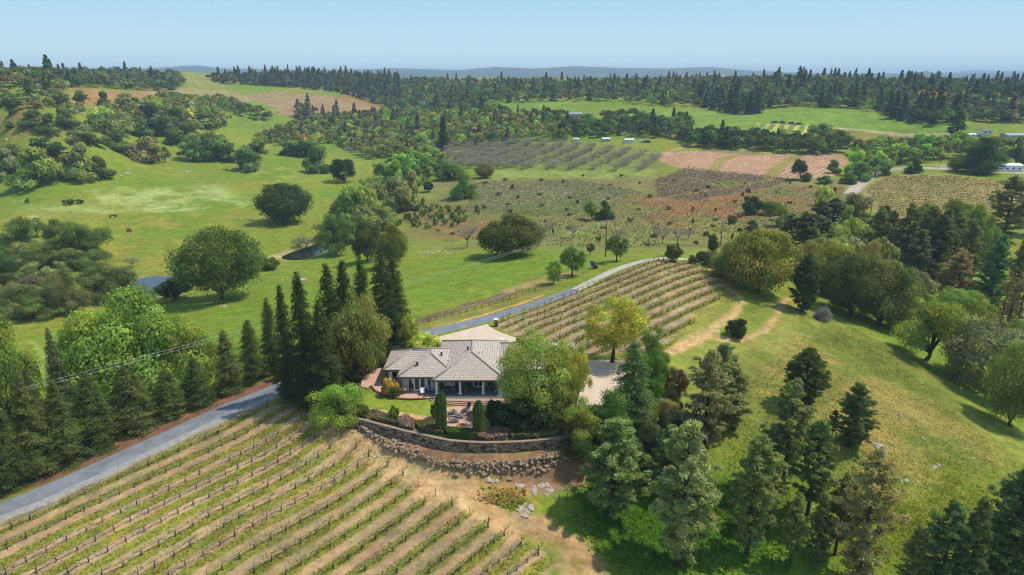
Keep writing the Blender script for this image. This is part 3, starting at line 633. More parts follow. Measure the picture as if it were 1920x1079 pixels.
def wall_mat():
    m = mat('stone_wall', (.30, .24, .19), .95, .1); t = m.node_tree; b = t.nodes['Principled BSDF']; tc = t.nodes.new('ShaderNodeTexCoord')
    mp = t.nodes.new('ShaderNodeMapping'); mp.inputs['Scale'].default_value = (1.6, 1.6, 2.6); t.links.new(tc.outputs['Object'], mp.inputs[0])
    v = t.nodes.new('ShaderNodeTexVoronoi'); v.inputs['Scale'].default_value = 1.3; t.links.new(mp.outputs[0], v.inputs['Vector'])
    ve = t.nodes.new('ShaderNodeTexVoronoi'); ve.feature = 'DISTANCE_TO_EDGE'; ve.inputs['Scale'].default_value = 1.3; t.links.new(mp.outputs[0], ve.inputs['Vector'])
    cr = t.nodes.new('ShaderNodeValToRGB'); cr.color_ramp.elements[0].color = (.06, .04, .028, 1); cr.color_ramp.elements[1].color = (.44, .32, .21, 1)
    sp = t.nodes.new('ShaderNodeSeparateColor'); t.links.new(v.outputs['Color'], sp.inputs[0]); t.links.new(sp.outputs[0], cr.inputs[0])
    er = t.nodes.new('ShaderNodeMapRange'); er.inputs[1].default_value = 0; er.inputs[2].default_value = .08; er.inputs[3].default_value = .35; er.inputs[4].default_value = 1; t.links.new(ve.outputs['Distance'], er.inputs[0])
    s = t.nodes.new('ShaderNodeVectorMath'); s.operation = 'SCALE'; t.links.new(cr.outputs[0], s.inputs[0]); t.links.new(er.outputs[0], s.inputs['Scale']); t.links.new(s.outputs[0], b.inputs['Base Color'])
    bp = t.nodes.new('ShaderNodeBump'); bp.inputs['Strength'].default_value = 1; bp.inputs['Distance'].default_value = .1; t.links.new(er.outputs[0], bp.inputs['Height']); t.links.new(bp.outputs[0], b.inputs['Normal']); return m
WALLM = wall_mat(); CAPM = mat('wall_coping', (.29, .215, .15), .9, .1, (2, .2))
rw = tag(empty('retaining_wall', tuple(WALLP[7])), 'long curved stone retaining wall holding up the garden below the house', 'wall')
cw = resample([p[:2] for p in WALLP], .6); o0 = WALLP[7]
tn = np.gradient(cw, axis=0); tn /= np.hypot(*tn.T)[:, None]; nr = np.c_[tn[:, 1], -tn[:, 0]]
def wallstrip(off0, off1, zt, zb_fn, jit=0.0):
    V = []; F = []
    for i, p in enumerate(cw):
        a = p+nr[i]*off0; b = p+nr[i]*off1; zb = zb_fn(a)
        for q_, z in ((a, zb), (a, zt), (b, zt), (b, zb)): V.append((q_[0]-o0[0], q_[1]-o0[1], z-o0[2]))
    for i in range(len(cw)-1):
        for j in range(4): F.append((i*4+j, (i+1)*4+j, (i+1)*4+(j+1) % 4, i*4+(j+1) % 4))
    return V, F
V, F = wallstrip(-.1, .30, .08, lambda a: -3.2); link('wall_body', np_mesh('wall_body', V, F, [WALLM]), rw)
V, F = wallstrip(-.13, .34, .17, lambda a: .083); link('coping', np_mesh('coping', V, F, [CAPM]), rw)
# dry rubble wall
RUB = [(676,808),(700,820),(722,835),(745,846),(770,855),(800,868),(830,877),(860,880),(890,881),(920,882),(950,881),(980,878),(1010,872),(1040,864),(1070,855),(1100,846)]
def rockmesh(name, items, m):
    Vs = []; Fs = []; n_ = 0
    for (p, r, sd, fl) in items:
        v, f = rock_verts(r, sd, fl); Vs.append(v+np.array(p)); Fs.append(f+n_); n_ += 12
    return np_mesh(name, np.concatenate(Vs), np.concatenate(Fs), [m])
cr_ = smooth(resample([at(u, v)[:2] for u, v in RUB], .27), 2); items = []
for i, p in enumerate(cr_):
    f = i/len(cr_); rows = 1 if f < .45 else 2
    for k in range(rows*2):
        dy = rng.normal(0, .16 if f < .45 else .36); z = hz(p[0], p[1]+dy)
        items.append(((p[0]+rng.normal(0, .15), p[1]+dy, z+.1+(.75 if f < .45 else 1.0)*rng.random()*max(0, 1-abs(dy)/.8)), (.16+.30*rng.random()**2), int(rng.integers(1e6)), .7))
    if f < .3 and rng.random() < .9: items.append(((p[0]+rng.normal(.9, .4), p[1]+.4+rng.random()*1.0, hz(p[0]+.9, p[1]+.8)+.1), .2+.2*rng.random(), int(rng.integers(1e6)), .7))
tag(link('rubble_wall', rockmesh('rubble_wall', items, ROCKB)), 'low dry wall of tumbled brown boulders on the bare slope under the retaining wall', 'wall')
# ------------------------------------------------------------------ tree shapes
def quads(P, N, size, asp=1.0, along=None, jit=.35):
    n_ = len(P); N = N+rng.normal(0, jit, (n_, 3)); N /= np.linalg.norm(N, axis=1)[:, None]+1e-9
    ref = rng.normal(0, 1, (n_, 3)) if along is None else along
    a = ref-(ref*N).sum(1)[:, None]*N; a /= np.linalg.norm(a, axis=1)[:, None]+1e-9; b = np.cross(N, a)
    s = size*(.6+.8*rng.random((n_, 1))) if np.isscalar(size) else size[:, None]
    a = a*s*asp; b = b*s
    V = np.stack([P-a*.5, P-b*.5+a*.1, P+a*.5, P+b*.5-a*.05], 1).reshape(-1, 3)
    return V, np.arange(n_*4).reshape(-1, 4)
def crown_mesh(name, P, N, size, tint, asp=1.0, along=None, jit=.35):
    V, F = quads(P, N, size, asp, along, jit); return np_mesh(name, V, F, [LEAF], tint=np.repeat(tint, 4, 0))
def sph(n_):
    v = rng.normal(0, 1, (n_, 3)); return v/np.linalg.norm(v, axis=1)[:, None]
def tints(n_, lob, nl, amp=.22, leafamp=.3, hue=.10):
    lt = 1+amp*rng.normal(0, 1, nl); lh = hue*rng.normal(0, 1, nl)
    b = np.clip(lt[lob]*(1+leafamp*(rng.random(n_)-.5)), .45, 1.9); h = lh[lob]
    return np.stack([b*(1+h), b, b*(1-.5*h)], 1)
def broadleaf(name, Rr=7., Hh=11., n_=14000, lobes=40, low=.18, leaf=None, spread=1.0, seed=0, sparse=1.0, droop=0.0, shape='round', amp=.2):
    """unit proto: crown radius Rr, height Hh, crown from low*Hh upwards"""
    zc = Hh*(low+1)/2; hz_ = Hh*(1-low)/2; Cn = []; Rd = []
    limbs = None
    if shape == 'limbs':
        m_ = int(rng.integers(5, 8)); la = np.arange(m_)*6.283/m_+rng.normal(0, .35, m_); lz = rng.uniform(-.95, .5, m_); lr_ = .42+.25*rng.random(m_)
        limbs = np.stack([np.cos(la)*lr_, np.sin(la)*lr_, lz], 1); limbs = np.r_[limbs, [[rng.normal(0, .12), rng.normal(0, .12), .55], [0, 0, .05]]]
    while len(Cn) < lobes:
        d_ = sph(1)[0]
        if limbs is not None:
            q3 = limbs[int(rng.integers(len(limbs)))]+d_*np.array([.36, .36, .42])*rng.random()**.4; rr = Rr*(.13+.15*rng.random())
            c = np.array([q3[0]*Rr, q3[1]*Rr, zc+q3[2]*hz_*.9]); c[2] = min(max(c[2], low*Hh+rr*.55), Hh-rr*.8); Cn.append(c); Rd.append(rr); continue
        if d_[2] < -.92: continue
        q_ = (.5+.42*rng.random()**.6); rr = Rr*(.15+.15*rng.random())
        if shape == 'cone': q_ *= (1.0 if d_[2] < 0 else 1-.45*d_[2])
        c = np.array([d_[0]*Rr*q_, d_[1]*Rr*q_, zc+d_[2]*hz_*(.55+.3*rng.random())]); c[2] = max(c[2], low*Hh+rr*.6)
        Cn.append(c); Rd.append(rr)
    Cn = np.array(Cn); Rd = np.array(Rd)
    lob = rng.choice(lobes, n_, p=Rd**2/np.sum(Rd**2)); dv = sph(n_); fl = (dv[:, 2] < -.15) & (rng.random(n_) < .62); dv[fl, 2] *= -1
    rad = Rd[lob]*(1.08-.40*rng.random(n_)**1.6*1.0)*(1+.15*rng.normal(0, 1, n_))
    P = Cn[lob]+dv*rad[:, None]*np.array([1.08, 1.08, .85])
    if droop: P[:, 2] -= droop*Rd[lob]*rng.random(n_)
    P[:, 2] = np.clip(P[:, 2], .15*Hh*low, Hh*1.0)
    s = leaf or Rr*math.sqrt(42/n_)*sparse
    if droop: along = np.tile([[0, 0, 1.]], (n_, 1))+rng.normal(0, .25, (n_, 3)); cm = crown_mesh(name+'_crown', P, dv, s*.62, tints(n_, lob, lobes, amp), 2.6, along)
    else: cm = crown_mesh(name+'_crown', P, dv, s, tints(n_, lob, lobes, amp, .55), jit=.3)
    t = MB(); r0 = Hh*.032+.06; zt = Hh*(low+.35); bend = rng.normal(0, .03*Hh, 2)
    t.tube([(0, 0, -.6), (0, 0, .15*Hh*low), (bend[0]*.5, bend[1]*.5, Hh*low), (bend[0], bend[1], zt)], [r0*1.5, r0*1.05, r0*.85, r0*.4], 8)
    for i in rng.choice(lobes, min(9, lobes), replace=False):
        b0 = np.array([bend[0]*.5, bend[1]*.5, Hh*low*(.8+.5*rng.random())+.05*Hh]); mid = (b0+Cn[i])/2+np.array([0, 0, .04*Hh])
        t.tube([b0, mid, Cn[i]], [r0*.5, r0*.32, r0*.12], 5, cap=False)
    return (t.mesh(name+'_trunk', [BARK], True), cm, Rr, Hh)
def conifer(name, Rr=3., Hh=15., n_=12000, low=.03, power=.85, whorls=34, per=7, dens=1.0, seed=0, lift=.0, tuft=None, top=.0, amp=.16, ragged=.25, leaf=None, asp=2.2):
    """low: bare trunk share; tuft: radius of needle tufts at the branch ends (pines)"""
    br = []
    for i in range(whorls):
        f = (i+.3*rng.random())/whorls; z = Hh*(low+(1-low)*f); base = Rr*((1-f)**power)*(1-top)+Rr*top*math.sin(math.pi*min(1, f*.9+.12))
        if tuft: base *= min(1, .5+f*2.0)
        for j in range(per):
            if rng.random() > dens: continue
            a = rng.random()*6.283; Lb = max(.12, base*(1-ragged+ragged*1.6*rng.random()*.9)); br.append((z, a, Lb, f))
    br = np.array(br); nb = len(br)
    t = MB(); r0 = Hh*.017+.05
    t.tube([(0, 0, -.8), (0, 0, Hh*.1), (0, 0, Hh*.55), (0, 0, Hh*.97)], [r0*1.35, r0, r0*.62, .03], 8)
    if tuft:
        ks = rng.integers(0, 3, 0); Cn = []; Bi = []
        for b, (z, a, Lb, f) in enumerate(br):
            d_ = np.array([math.cos(a), math.sin(a), lift+.25*f]); m_ = 1+int(Lb/ (tuft*1.5))
            tip = np.array([0, 0, z])+d_*Lb
            if Lb > Rr*.35: t.tube([(0, 0, z), tuple(np.array([0, 0, z])+d_*Lb*.9)], [r0*.22, r0*.06], 4, cap=False)
            for k in range(m_): Cn.append(np.array([0, 0, z])+d_*Lb*(1-.62*k/m_)+rng.normal(0, tuft*.35, 3)); Bi.append(b)
        Cn = np.array(Cn); Bi = np.array(Bi); li_ = rng.integers(0, len(Cn), n_); dv = sph(n_); dv[:, 2] = np.abs(dv[:, 2])*.9-.2
        P = Cn[li_]+dv*tuft*(.35+.7*rng.random((n_, 1))); s = leaf or tuft*.42
        N = np.cross(dv, rng.normal(0, 1, (n_, 3))); N = .6*N+.6*dv+np.array([0, 0, .25])
        cm = crown_mesh(name+'_crown', P, N, s, tints(n_, li_, len(Cn), amp, .5, .05), asp, dv)
    else:
        p_ = br[:, 2]**1.3+.02; bi = rng.choice(nb, n_, p=p_/p_.sum()); f = rng.random(n_)**.55
        a = br[bi, 1]+rng.normal(0, .16, n_); d_ = np.stack([np.cos(a), np.sin(a), lift-.18*f+.0*a], 1)
        P = np.stack([np.zeros(n_), np.zeros(n_), br[bi, 0]], 1)+d_*(br[bi, 2]*f)[:, None]+rng.normal(0, Rr*.045, (n_, 3))
        P[:, 2] = np.maximum(P[:, 2], .05)
        N = d_*.75+np.array([0, 0, .7]); s = leaf or Rr*math.sqrt(26/n_)*math.sqrt(Hh/(3*Rr))
        cm = crown_mesh(name+'_crown', P, N, s, tints(n_, bi, nb, amp, .4, .06), 1.7, d_+rng.normal(0, .3, (n_, 3)))
    return (t.mesh(name+'_trunk', [BARK], True), cm, Rr, Hh)
def bare_tree(name, Rr=3., Hh=4.5, n_=900, seed=0, wd=.05, flat=False):
    t = MB(); t.tube([(0, 0, -.3), (0, 0, .9), (.1, .05, 1.5)], [.16, .12, .09], 6)
    tips = []
    for i in range(11):
        a = i*2.4+rng.random(); d_ = np.array([math.cos(a)*Rr*.75, math.sin(a)*Rr*.75, Hh*(.45+.35*rng.random())]); p0 = np.array([.05, .02, 1.1+.4*rng.random()])
        m_ = (p0+d_)/2+np.array([0, 0, .3]); t.tube([p0, m_, d_], [.07, .045, .02], 4, cap=False); tips += [m_, d_, (m_+d_)/2]
    tips = np.array(tips); k = rng.integers(0, len(tips), n_); dv = sph(n_); dv[:, 2] = abs(dv[:, 2])
    P = tips[k]+dv*(rng.random((n_, 1))*Rr*.42)
    if flat: P[:, 2] = .1+(P[:, 2]-.6)*.8*np.maximum(.1, 1-(P[:, 0]**2+P[:, 1]**2)/(Rr*1.15)**2); t = MB(); t.tube([(-Rr*.6, 0, .2), (0, .1, .5), (Rr*.6, .2, .3)], [.06, .08, .04], 5)
    V, F = quads(P, rng.normal(0, 1, (n_, 3)), wd, 14, dv+rng.normal(0, .3, (n_, 3)), .1)
    cm = np_mesh(name+'_crown', V, F, [LEAF], tint=np.repeat(np.ones((n_, 3))*(.7+.6*rng.random((n_, 1))), 4, 0))
    return (t.mesh(name+'_trunk', [BARK_GREY], True), cm, Rr, Hh)
def column_shrub(name, n_=5000, Hh=5.5, Rr=1.1):
    P = []; N = []; lob = []
    st = [(.05, 0, .97), (.46, .1, .9), (-.42, -.1, 1.0), (.1, -.42, .86), (-.1, .4, .9)]
    for i, (x, y, h) in enumerate(st):
        m_ = n_//len(st); z = rng.random(m_)*h*Hh; f = z/(h*Hh); rr = .55*np.minimum(1, (1-f)*6)**.6*(.75+.25*np.minimum(1, f*6)); a = rng.random(m_)*6.283
        P.append(np.stack([x+rr*np.cos(a), y+rr*np.sin(a), z+.05], 1)); N.append(np.stack([np.cos(a), np.sin(a), .35+0*a], 1)); lob.append(np.full(m_, i))
    P = np.concatenate(P); N = np.concatenate(N); lob = np.concatenate(lob); cm = crown_mesh(name+'_crown', P, N, .2, tints(len(P), lob, 5, .1, .5, .05), 1.8, np.tile([[0, 0, 1.]], (len(P), 1)), .4)
    t = MB(); t.tube([(0, 0, -.2), (0, 0, Hh*.7)], [.12, .03], 6); return (t.mesh(name+'_trunk', [BARK], True), cm, Rr, Hh)
PR = {}
PR['oak'] = [broadleaf('oak', 8, 12, 30000, 74, .0, shape='limbs'), broadleaf('oak', 8, 11, 30000, 66, .0, shape='limbs'), broadleaf('oak', 8, 12.5, 30000, 80, .02, shape='limbs'), broadleaf('oak', 8, 11.5, 30000, 70, .0, shape='limbs')]
PR['spread'] = [broadleaf('valley_oak', 9, 13, 30000, 104, .03, amp=.2)]
PR['dome'] = [broadleaf('dome_oak', 8, 9.5, 20000, 80, .03, amp=.14), broadleaf('dome_oak', 8, 9, 18000, 70, .03, amp=.14)]
PR['full'] = [broadleaf('full_oak', 7, 12, 26000, 92, .0, amp=.17), broadleaf('full_oak', 7, 11.5, 26000, 84, .0, amp=.17)]
PR['light'] = [broadleaf('light_tree', 6, 11, 15000, 60, .12, sparse=.8, shape='limbs'), broadleaf('light_tree', 6, 11, 15000, 54, .06, sparse=.8, shape='limbs'), broadleaf('light_tree', 6, 11, 14000, 52, .17, sparse=.8, amp=.16)]
PR['weep'] = [broadleaf('weeping_tree', 6, 11, 17000, 44, .05, droop=1.1, amp=.14)]
PR['wispy'] = [broadleaf('pale_tree', 6, 11, 26000, 90, .0, amp=.13, sparse=.82)]
PR['round'] = [broadleaf('round_bush', 2, 2.6, 6000, 34, .02, amp=.12), broadleaf('round_bush', 2, 2.4, 6000, 26, .02, amp=.16)]
PR['redwood'] = [conifer('redwood', 3.0, 14, 20000, .02, .55, 40, 9, ragged=.4), conifer('redwood', 3.0, 14, 20000, .02, .48, 36, 9, ragged=.45), conifer('redwood', 3.0, 14, 20000, .03, .6, 42, 8, ragged=.4)]
PR['pine'] = [conifer('pine', 3.6, 15, 19000, .10, .55, 23, 6, lift=.16, tuft=.46, top=.35, ragged=.55, leaf=.15, asp=3.4), conifer('pine', 3.6, 15, 17000, .2, .6, 20, 6, lift=.14, tuft=.48, top=.4, ragged=.65, leaf=.155, asp=3.4), conifer('pine', 3.6, 15, 21000, .06, .6, 25, 7, lift=.16, tuft=.45, top=.3, ragged=.55, leaf=.15, asp=3.4)]
PR['roundpine'] = [conifer('pine', 4.4, 11, 24000, .05, .5, 24, 9, lift=.15, tuft=.48, top=.45, ragged=.35, leaf=.15, asp=3)]
PR['greypine'] = [conifer('pine', 3.8, 15, 18000, .06, .5, 22, 6, lift=.22, tuft=.52, top=.5, ragged=.65, leaf=.15, asp=3.4), conifer('pine', 3.8, 15, 16000, .08, .55, 20, 6, lift=.25, tuft=.52, top=.5, ragged=.7, leaf=.15, asp=3.4)]
PR['deadpine'] = [conifer('pine', 3.0, 17, 1700, .25, .6, 20, 5, lift=.0, tuft=.5, top=.4, ragged=.7)]
PR['cypress'] = [column_shrub('cypress')]
PR['bare'] = [bare_tree('bare_tree', 3, 4.5), bare_tree('bare_tree', 3, 4.2), bare_tree('bare_tree', 3, 4.8)]
PR['brush'] = [bare_tree('brush_heap', 2.6, 2.6, 2600, wd=.07, flat=True)]
# lighter versions for the middle distance
PR['oak_m'] = [broadleaf('oak', 8, 10.5+.6*i, 4200, 36+5*i, .0, sparse=1.0, shape='limbs') for i in range(6)]
PR['pine_m'] = [conifer('pine', 3.6, 16, 3000, .1, .62, 18, 6, lift=.1, tuft=.7, top=.25, ragged=.4, leaf=.55) for i in range(3)]
PR['grey_m'] = [conifer('pine', 4.2, 14, 2600, .08, .6, 16, 6, lift=.2, tuft=.9, top=.5, ragged=.5, leaf=.55) for i in range(2)]
PR['bare_m'] = [bare_tree('bare_tree', 3, 4.5, 420, wd=.09), bare_tree('bare_tree', 3, 4.2, 420, wd=.09)]
PR['bush_m'] = [broadleaf('bush', 2, 2.4, 900, 14, .02), broadleaf('bush', 2, 2.2, 900, 10, .02)]
GREEN = {'full': (84,104,48), 'oak': (62,82,36), 'spread': (70,92,38), 'dome': (86,92,38), 'light': (104,132,44), 'weep': (112,130,62), 'wispy': (128,140,70), 'round': (84,104,46), 'redwood': (58,78,40), 'pine': (72,90,56),
  'roundpine': (58,76,46), 'greypine': (98,108,78), 'deadpine': (96,92,74), 'cypress': (70,98,38), 'bare': (132,118,112), 'brush': (140,132,140), 'bush_m': (84,104,46)}
for k in ('oak', 'pine', 'bare'): GREEN[k+'_m'] = GREEN[k]
GREEN['grey_m'] = GREEN['greypine']; GREEN['oak_m'] = (70,90,42)
LEAFK = 1.45
KINDK = {'redwood': 1.4, 'pine': 2.05, 'roundpine': 1.75, 'greypine': 1.7, 'oak_m': 1.75, 'oak': 1.3, 'spread': 1.2, 'dome': 1.25, 'full': 1.35, 'deadpine': 1.4, 'pine_m': 1.5, 'grey_m': 1.4, 'bare': .9, 'bare_m': .9, 'brush': .9}
NAMES = {'full': ('oak_tree', 'tree'), 'oak': ('oak_tree', 'tree'), 'spread': ('oak_tree', 'tree'), 'dome': ('oak_tree', 'tree'), 'light': ('broadleaf_tree', 'tree'), 'weep': ('weeping_tree', 'tree'), 'wispy': ('broadleaf_tree', 'tree'), 'round': ('bush', 'bush'),
  'redwood': ('redwood_tree', 'tree'), 'pine': ('pine_tree', 'tree'), 'roundpine': ('pine_tree', 'tree'), 'greypine': ('pine_tree', 'tree'), 'deadpine': ('pine_tree', 'tree'), 'cypress': ('cypress', 'tree'), 'bare': ('bare_tree', 'tree'), 'brush': ('brush_heap', 'brush heap'),
  'oak_m': ('oak_tree', 'tree'), 'pine_m': ('pine_tree', 'tree'), 'grey_m': ('pine_tree', 'tree'), 'bare_m': ('bare_tree', 'tree'), 'bush_m': ('bush', 'bush')}
PROTO = {}
def plant(kind, p, h, wm, label, col=None, group=None, variant=None, name=None, cat=None):
    i = variant if variant is not None else int(rng.integers(len(PR[kind]))); i %= len(PR[kind])
    tm, cm, Rr, Hh = PR[kind][i]; nm, ct = NAMES[kind]; nm = name or nm; ct = cat or ct
    e = empty(nm, tuple(p), rng.random()*6.28); s = wm/(2*Rr); e.scale = (s, s*(.93+.14*rng.random()), h/Hh)
    t = link('trunk' if kind not in ('round', 'bush_m') else 'stem', tm, e); c = link('crown' if kind not in ('round', 'bush_m') else 'foliage', cm, e)
    rgb = col or GREEN[kind]; base = lin(*rgb, LEAFK*KINDK.get(kind, 1.0))*(.92+.16*rng.random())
    if kind not in ('bare', 'bare_m', 'brush') and (rgb[1] > 1.08*rgb[0] or 'pine' in kind): base = base*(np.array([1.3, 1.0, .60]) if 'pine' in kind or kind == 'grey_m' else np.array([1.27, 1.0, .70]))
    base = base*.82+.18*base.mean()
    c.color = (*base, 1)
    return tag(e, label, ct, group)
def tree(kind, u, vb, vt, wpx, label, col=None, group=None, variant=None, name=None, cat=None):
    p = at(u, vb); wm = wpx/FPX*depth(p)*(1.13 if kind in ('oak', 'light', 'oak_m') else 1); h = max(.5, topz(p, vt)-p[2]); p[2] -= .1
    return plant(kind, p, h, wm, label, col, group, variant, name, cat)
# ------------------------------------------------------------------ scattered plants
def scatter(px, dmin, tries=4000, mx=10**9):
    xs = [p[0] for p in px]; ys = [p[1] for p in px]; out = []; grid = {}
    for _ in range(tries):
        u = xs[0]; u = random.uniform(min(xs), max(xs)); v = random.uniform(min(ys), max(ys))
        if not inside(np.array([u]), np.array([v]), px)[0]: continue
        p = at(u, v); k = (int(p[0]//dmin), int(p[1]//dmin))
        if any((p[0]-q_[0])**2+(p[1]-q_[1])**2 < dmin*dmin for a in (-1, 0, 1) for b in (-1, 0, 1) for q_ in grid.get((k[0]+a, k[1]+b), [])): continue
        grid.setdefault(k, []).append(p); out.append(p)
        if len(out) >= mx: break
    return out
# ------------------------------------------------------------------ single trees: kind, u, base v, top v, width, label, colour
T = tree
ORD = 'first second third fourth fifth sixth seventh eighth ninth tenth eleventh twelfth thirteenth fourteenth fifteenth sixteenth seventeenth eighteenth nineteenth twentieth'.split()
# row of redwoods beside the driveway
for i, (u, vb, vt, w_) in enumerate([(-22,935,770,84),(22,912,742,84),(74,888,697,84),(128,866,712,88),(186,838,698,88),(254,806,684,88),(321,780,690,68),(374,758,668,68),(432,732,618,68),(477,714,598,58),(514,698,557,50)]):
    T('redwood', u, vb, vt, w_, 'dark conical redwood, %s counted up the driveway in the roadside row' % ORD[i], group='redwoods in a row beside the driveway', col=((66,84,40), (58,78,38), (70,86,44))[i % 3])
T('redwood', 125, 790, 614, 52, 'slim brown-green redwood behind the roadside row, beside the big bright tree', (78,84,50))
T('redwood', 76, 820, 690, 46, 'slim dark redwood behind the roadside row, at the edge of the pale meadow tracks', (62,72,44))
for i, (u, vb, vt, w_, lb) in enumerate([(545,742,532,62,'tall dark redwood on the road edge of the clump beside the house'),(579,748,507,76,'tallest redwood of the clump where the driveway reaches the house'),(612,755,560,88,'broad redwood in front of its clump, shading the driveway'),(626,690,492,66,'dark redwood behind the weeping tree, first of the back row'),(655,680,485,62,'dark redwood behind the weeping tree, second of the back row'),(687,672,479,62,'dark redwood behind the weeping tree, third of the back row'),(722,650,464,74,'tall dark redwood at the meadow corner above the parking court'),(742,636,478,70,'dark redwood overlooking the vine strip along the driveway')]):
    T('redwood', u, vb, vt, w_, lb, (48,66,36), 'dark redwoods clumped beside the house')
T('weep', 672, 705, 553, 128, 'large pale green weeping tree between the redwood clump and the house')
T('light', 640, 792, 708, 92, 'bright green leafy small tree at the end of the retaining wall', (116,150,44))
T('light', 772, 655, 588, 40, 'yellow-green sapling beside the driveway behind the house', (150,166,48))
T('round', 800, 664, 629, 64, 'bright yellow-green rounded bush behind the house roof', (166,178,38))
T('round', 745, 672, 652, 42, 'dark low bush beside the yellow-green bush behind the house', (54,74,42))
for u, vb, vt, w_ in ((668,712,692,34),(690,696,676,34),(712,686,668,30)): T('round', u, vb, vt, w_, 'grey-green low shrub along the brick terrace edge', (92,108,70), 'shrubs along the terrace edge')
T('round', 733, 741, 708, 30, 'golden yellow clipped shrub on the terrace by the house wall', (190,160,30)); T('round', 726, 742, 722, 22, 'orange-pink shrub at the foot of the golden shrub', (190,134,92)); T('round', 741, 744, 722, 24, 'green clipped shrub under the golden shrub on the terrace', (96,110,36))
T('cypress', 828, 808, 733, 24, 'green columnar cypress beside the lawn, on the brick patio edge'); T('cypress', 897, 818, 750, 24, 'green columnar cypress beside the pink flower bed')
T('round', 740, 790, 763, 24, 'small upright green shrub at the edge of the gravel path', (96,116,44)); T('round', 683, 782, 758, 20, 'small green shrub beside the bright green tree', (96,118,44))
T('round', 814, 785, 756, 14, 'potted green shrub at the lawn corner by the cypress', (84,106,48))
T('wispy', 1000, 785, 618, 142, 'large pale silvery-green rounded tree covering the end of the house', (122,148,62)); T('wispy', 1056, 778, 634, 70, 'pale yellow-green tree growing into the silvery tree by the house', (142,158,50))
T('light', 1078, 772, 645, 52, 'slim yellow-green tree at the corner of the parking court', (148,164,40))
T('round', 985, 800, 742, 110, 'dark green shrubbery under the silvery tree beside the patio steps', (56,76,40)); T('round', 935, 790, 752, 52, 'dark shrub at the end of the patio steps', (52,70,42)); T('round', 1045, 800, 748, 84, 'green shrub under the pale trees beside the court', (78,100,42))
T('light', 1148, 680, 553, 98, 'yellow-green tree with a clear trunk beside the vineyard and court', (146,160,38), variant=2)
T('light', 1223, 690, 608, 50, 'small open green tree beyond the yellow-green tree', (104,130,62))
T('redwood', 1182, 800, 638, 104, 'bluish green conifer at the edge of the parking court', (74,100,58)); T('light', 1215, 770, 655, 60, 'bright green tree leaning on the bluish conifer', (86,136,44))
T('light', 1242, 745, 680, 44, 'olive-brown open shrub between the conifer and the grey pines', (112,108,56)); T('round', 1268, 742, 692, 44, 'reddish leaved shrub in front of the grey pines', (120,88,66))
T('oak', 1125, 850, 735, 120, 'deep green leafy tree above the end of the retaining wall', (72,112,48)); T('light', 1085, 838, 742, 60, 'light yellow-green tree by the wall end', (128,146,50)); T('oak', 1088, 862, 800, 70, 'dark low tree shading the end of the rubble wall', (54,82,40))
T('oak', 1235, 815, 742, 76, 'olive round bushy tree, upper of two among the pines', (112,122,76), name='oak_tree'); T('oak', 1236, 875, 804, 62, 'olive round bushy tree, lower of two among the pines', (114,122,74)); T('oak', 1200, 850, 780, 70, 'grey-green bushy tree beside the two olive trees', (86,98,62)); T('oak', 1265, 800, 735, 50, 'dark bushy tree in the shade of the grey pines', (60,72,48))
# pines on the knoll
T('greypine', 1318, 850, 657, 104, 'big grey-green pine with dead lower branches, front of the pair above the dirt track', (98,106,78)); T('pine', 1346, 800, 643, 84, 'grey-green pine behind the pine with dead branches', (84,100,68)); T('greypine', 1374, 805, 690, 64, 'short grey-green pine on the open grass side of the big pair', (98,108,76))
T('roundpine', 1506, 758, 655, 84, 'dark rounded pine standing on the open slope above the taller pines')
T('pine', 1596, 836, 718, 76, 'dark full pine by the pale boulder on the open slope', (66,84,54), variant=2); T('pine', 1560, 816, 768, 22, 'thin young pine beside the dark full pine', (70,84,54))
T('pine', 1468, 905, 712, 84, 'tall pine with tufted crown below the dark rounded pine', (78,94,60)); T('pine', 1400, 1040, 812, 88, 'full grey-green pine at the edge of the shaded bright grass', (80,96,58)); T('pine', 1514, 965, 788, 84, 'pine with a visible bare lower trunk in the middle of the grove', (70,90,54), variant=1)
T('greypine', 1606, 1092, 842, 116, 'big brownish grey pine on the meadow side of the grove', (108,112,82)); T('pine', 1480, 1060, 925, 46, 'thin young pine with bare trunk in the grove', (78,94,58), variant=1); T('pine', 1527, 1066, 925, 50, 'young pine between the thin pine and the brownish pine', (74,90,58)); T('pine', 1565, 1040, 890, 60, 'dark pine standing against the brownish pine', (66,82,54)); T('pine', 1440, 985, 850, 56, 'pale green pine between the tall tufted pine and the full pine', (92,106,66))
T('pine', 1705, 1110, 985, 62, 'small pine at the corner of the smooth green slope', (84,98,66)); T('pine', 1756, 1120, 940, 92, 'pointed dark pine beside the small corner pine', (64,86,56)); T('pine', 1806, 1125, 935, 74, 'narrow dark pine between the pointed pine and the broad pine', (66,84,54)); T('pine', 1882, 1100, 868, 128, 'broad dense dark pine at the foot of the open slope', (62,82,52), variant=2); T('pine', 1875, 1110, 1015, 60, 'small pine under the broad dense pine', (72,88,54)); T('pine', 1925, 1070, 905, 70, 'pine at the far edge of the broad dense pine', (64,84,54))
T('pine', 1146, 968, 785, 122, 'full green pine beside the loose rocks on the bare slope', (76,98,60), variant=0); T('pine', 1272, 1062, 790, 128, 'large silvery green pine with a bare base among shaded grass', (92,108,76)); T('pine', 1250, 935, 795, 70, 'green pine behind the large silvery pine', (72,96,58)); T('pine', 1215, 905, 860, 44, 'short dark pine between the full green pine and the silvery pine', (58,78,50))
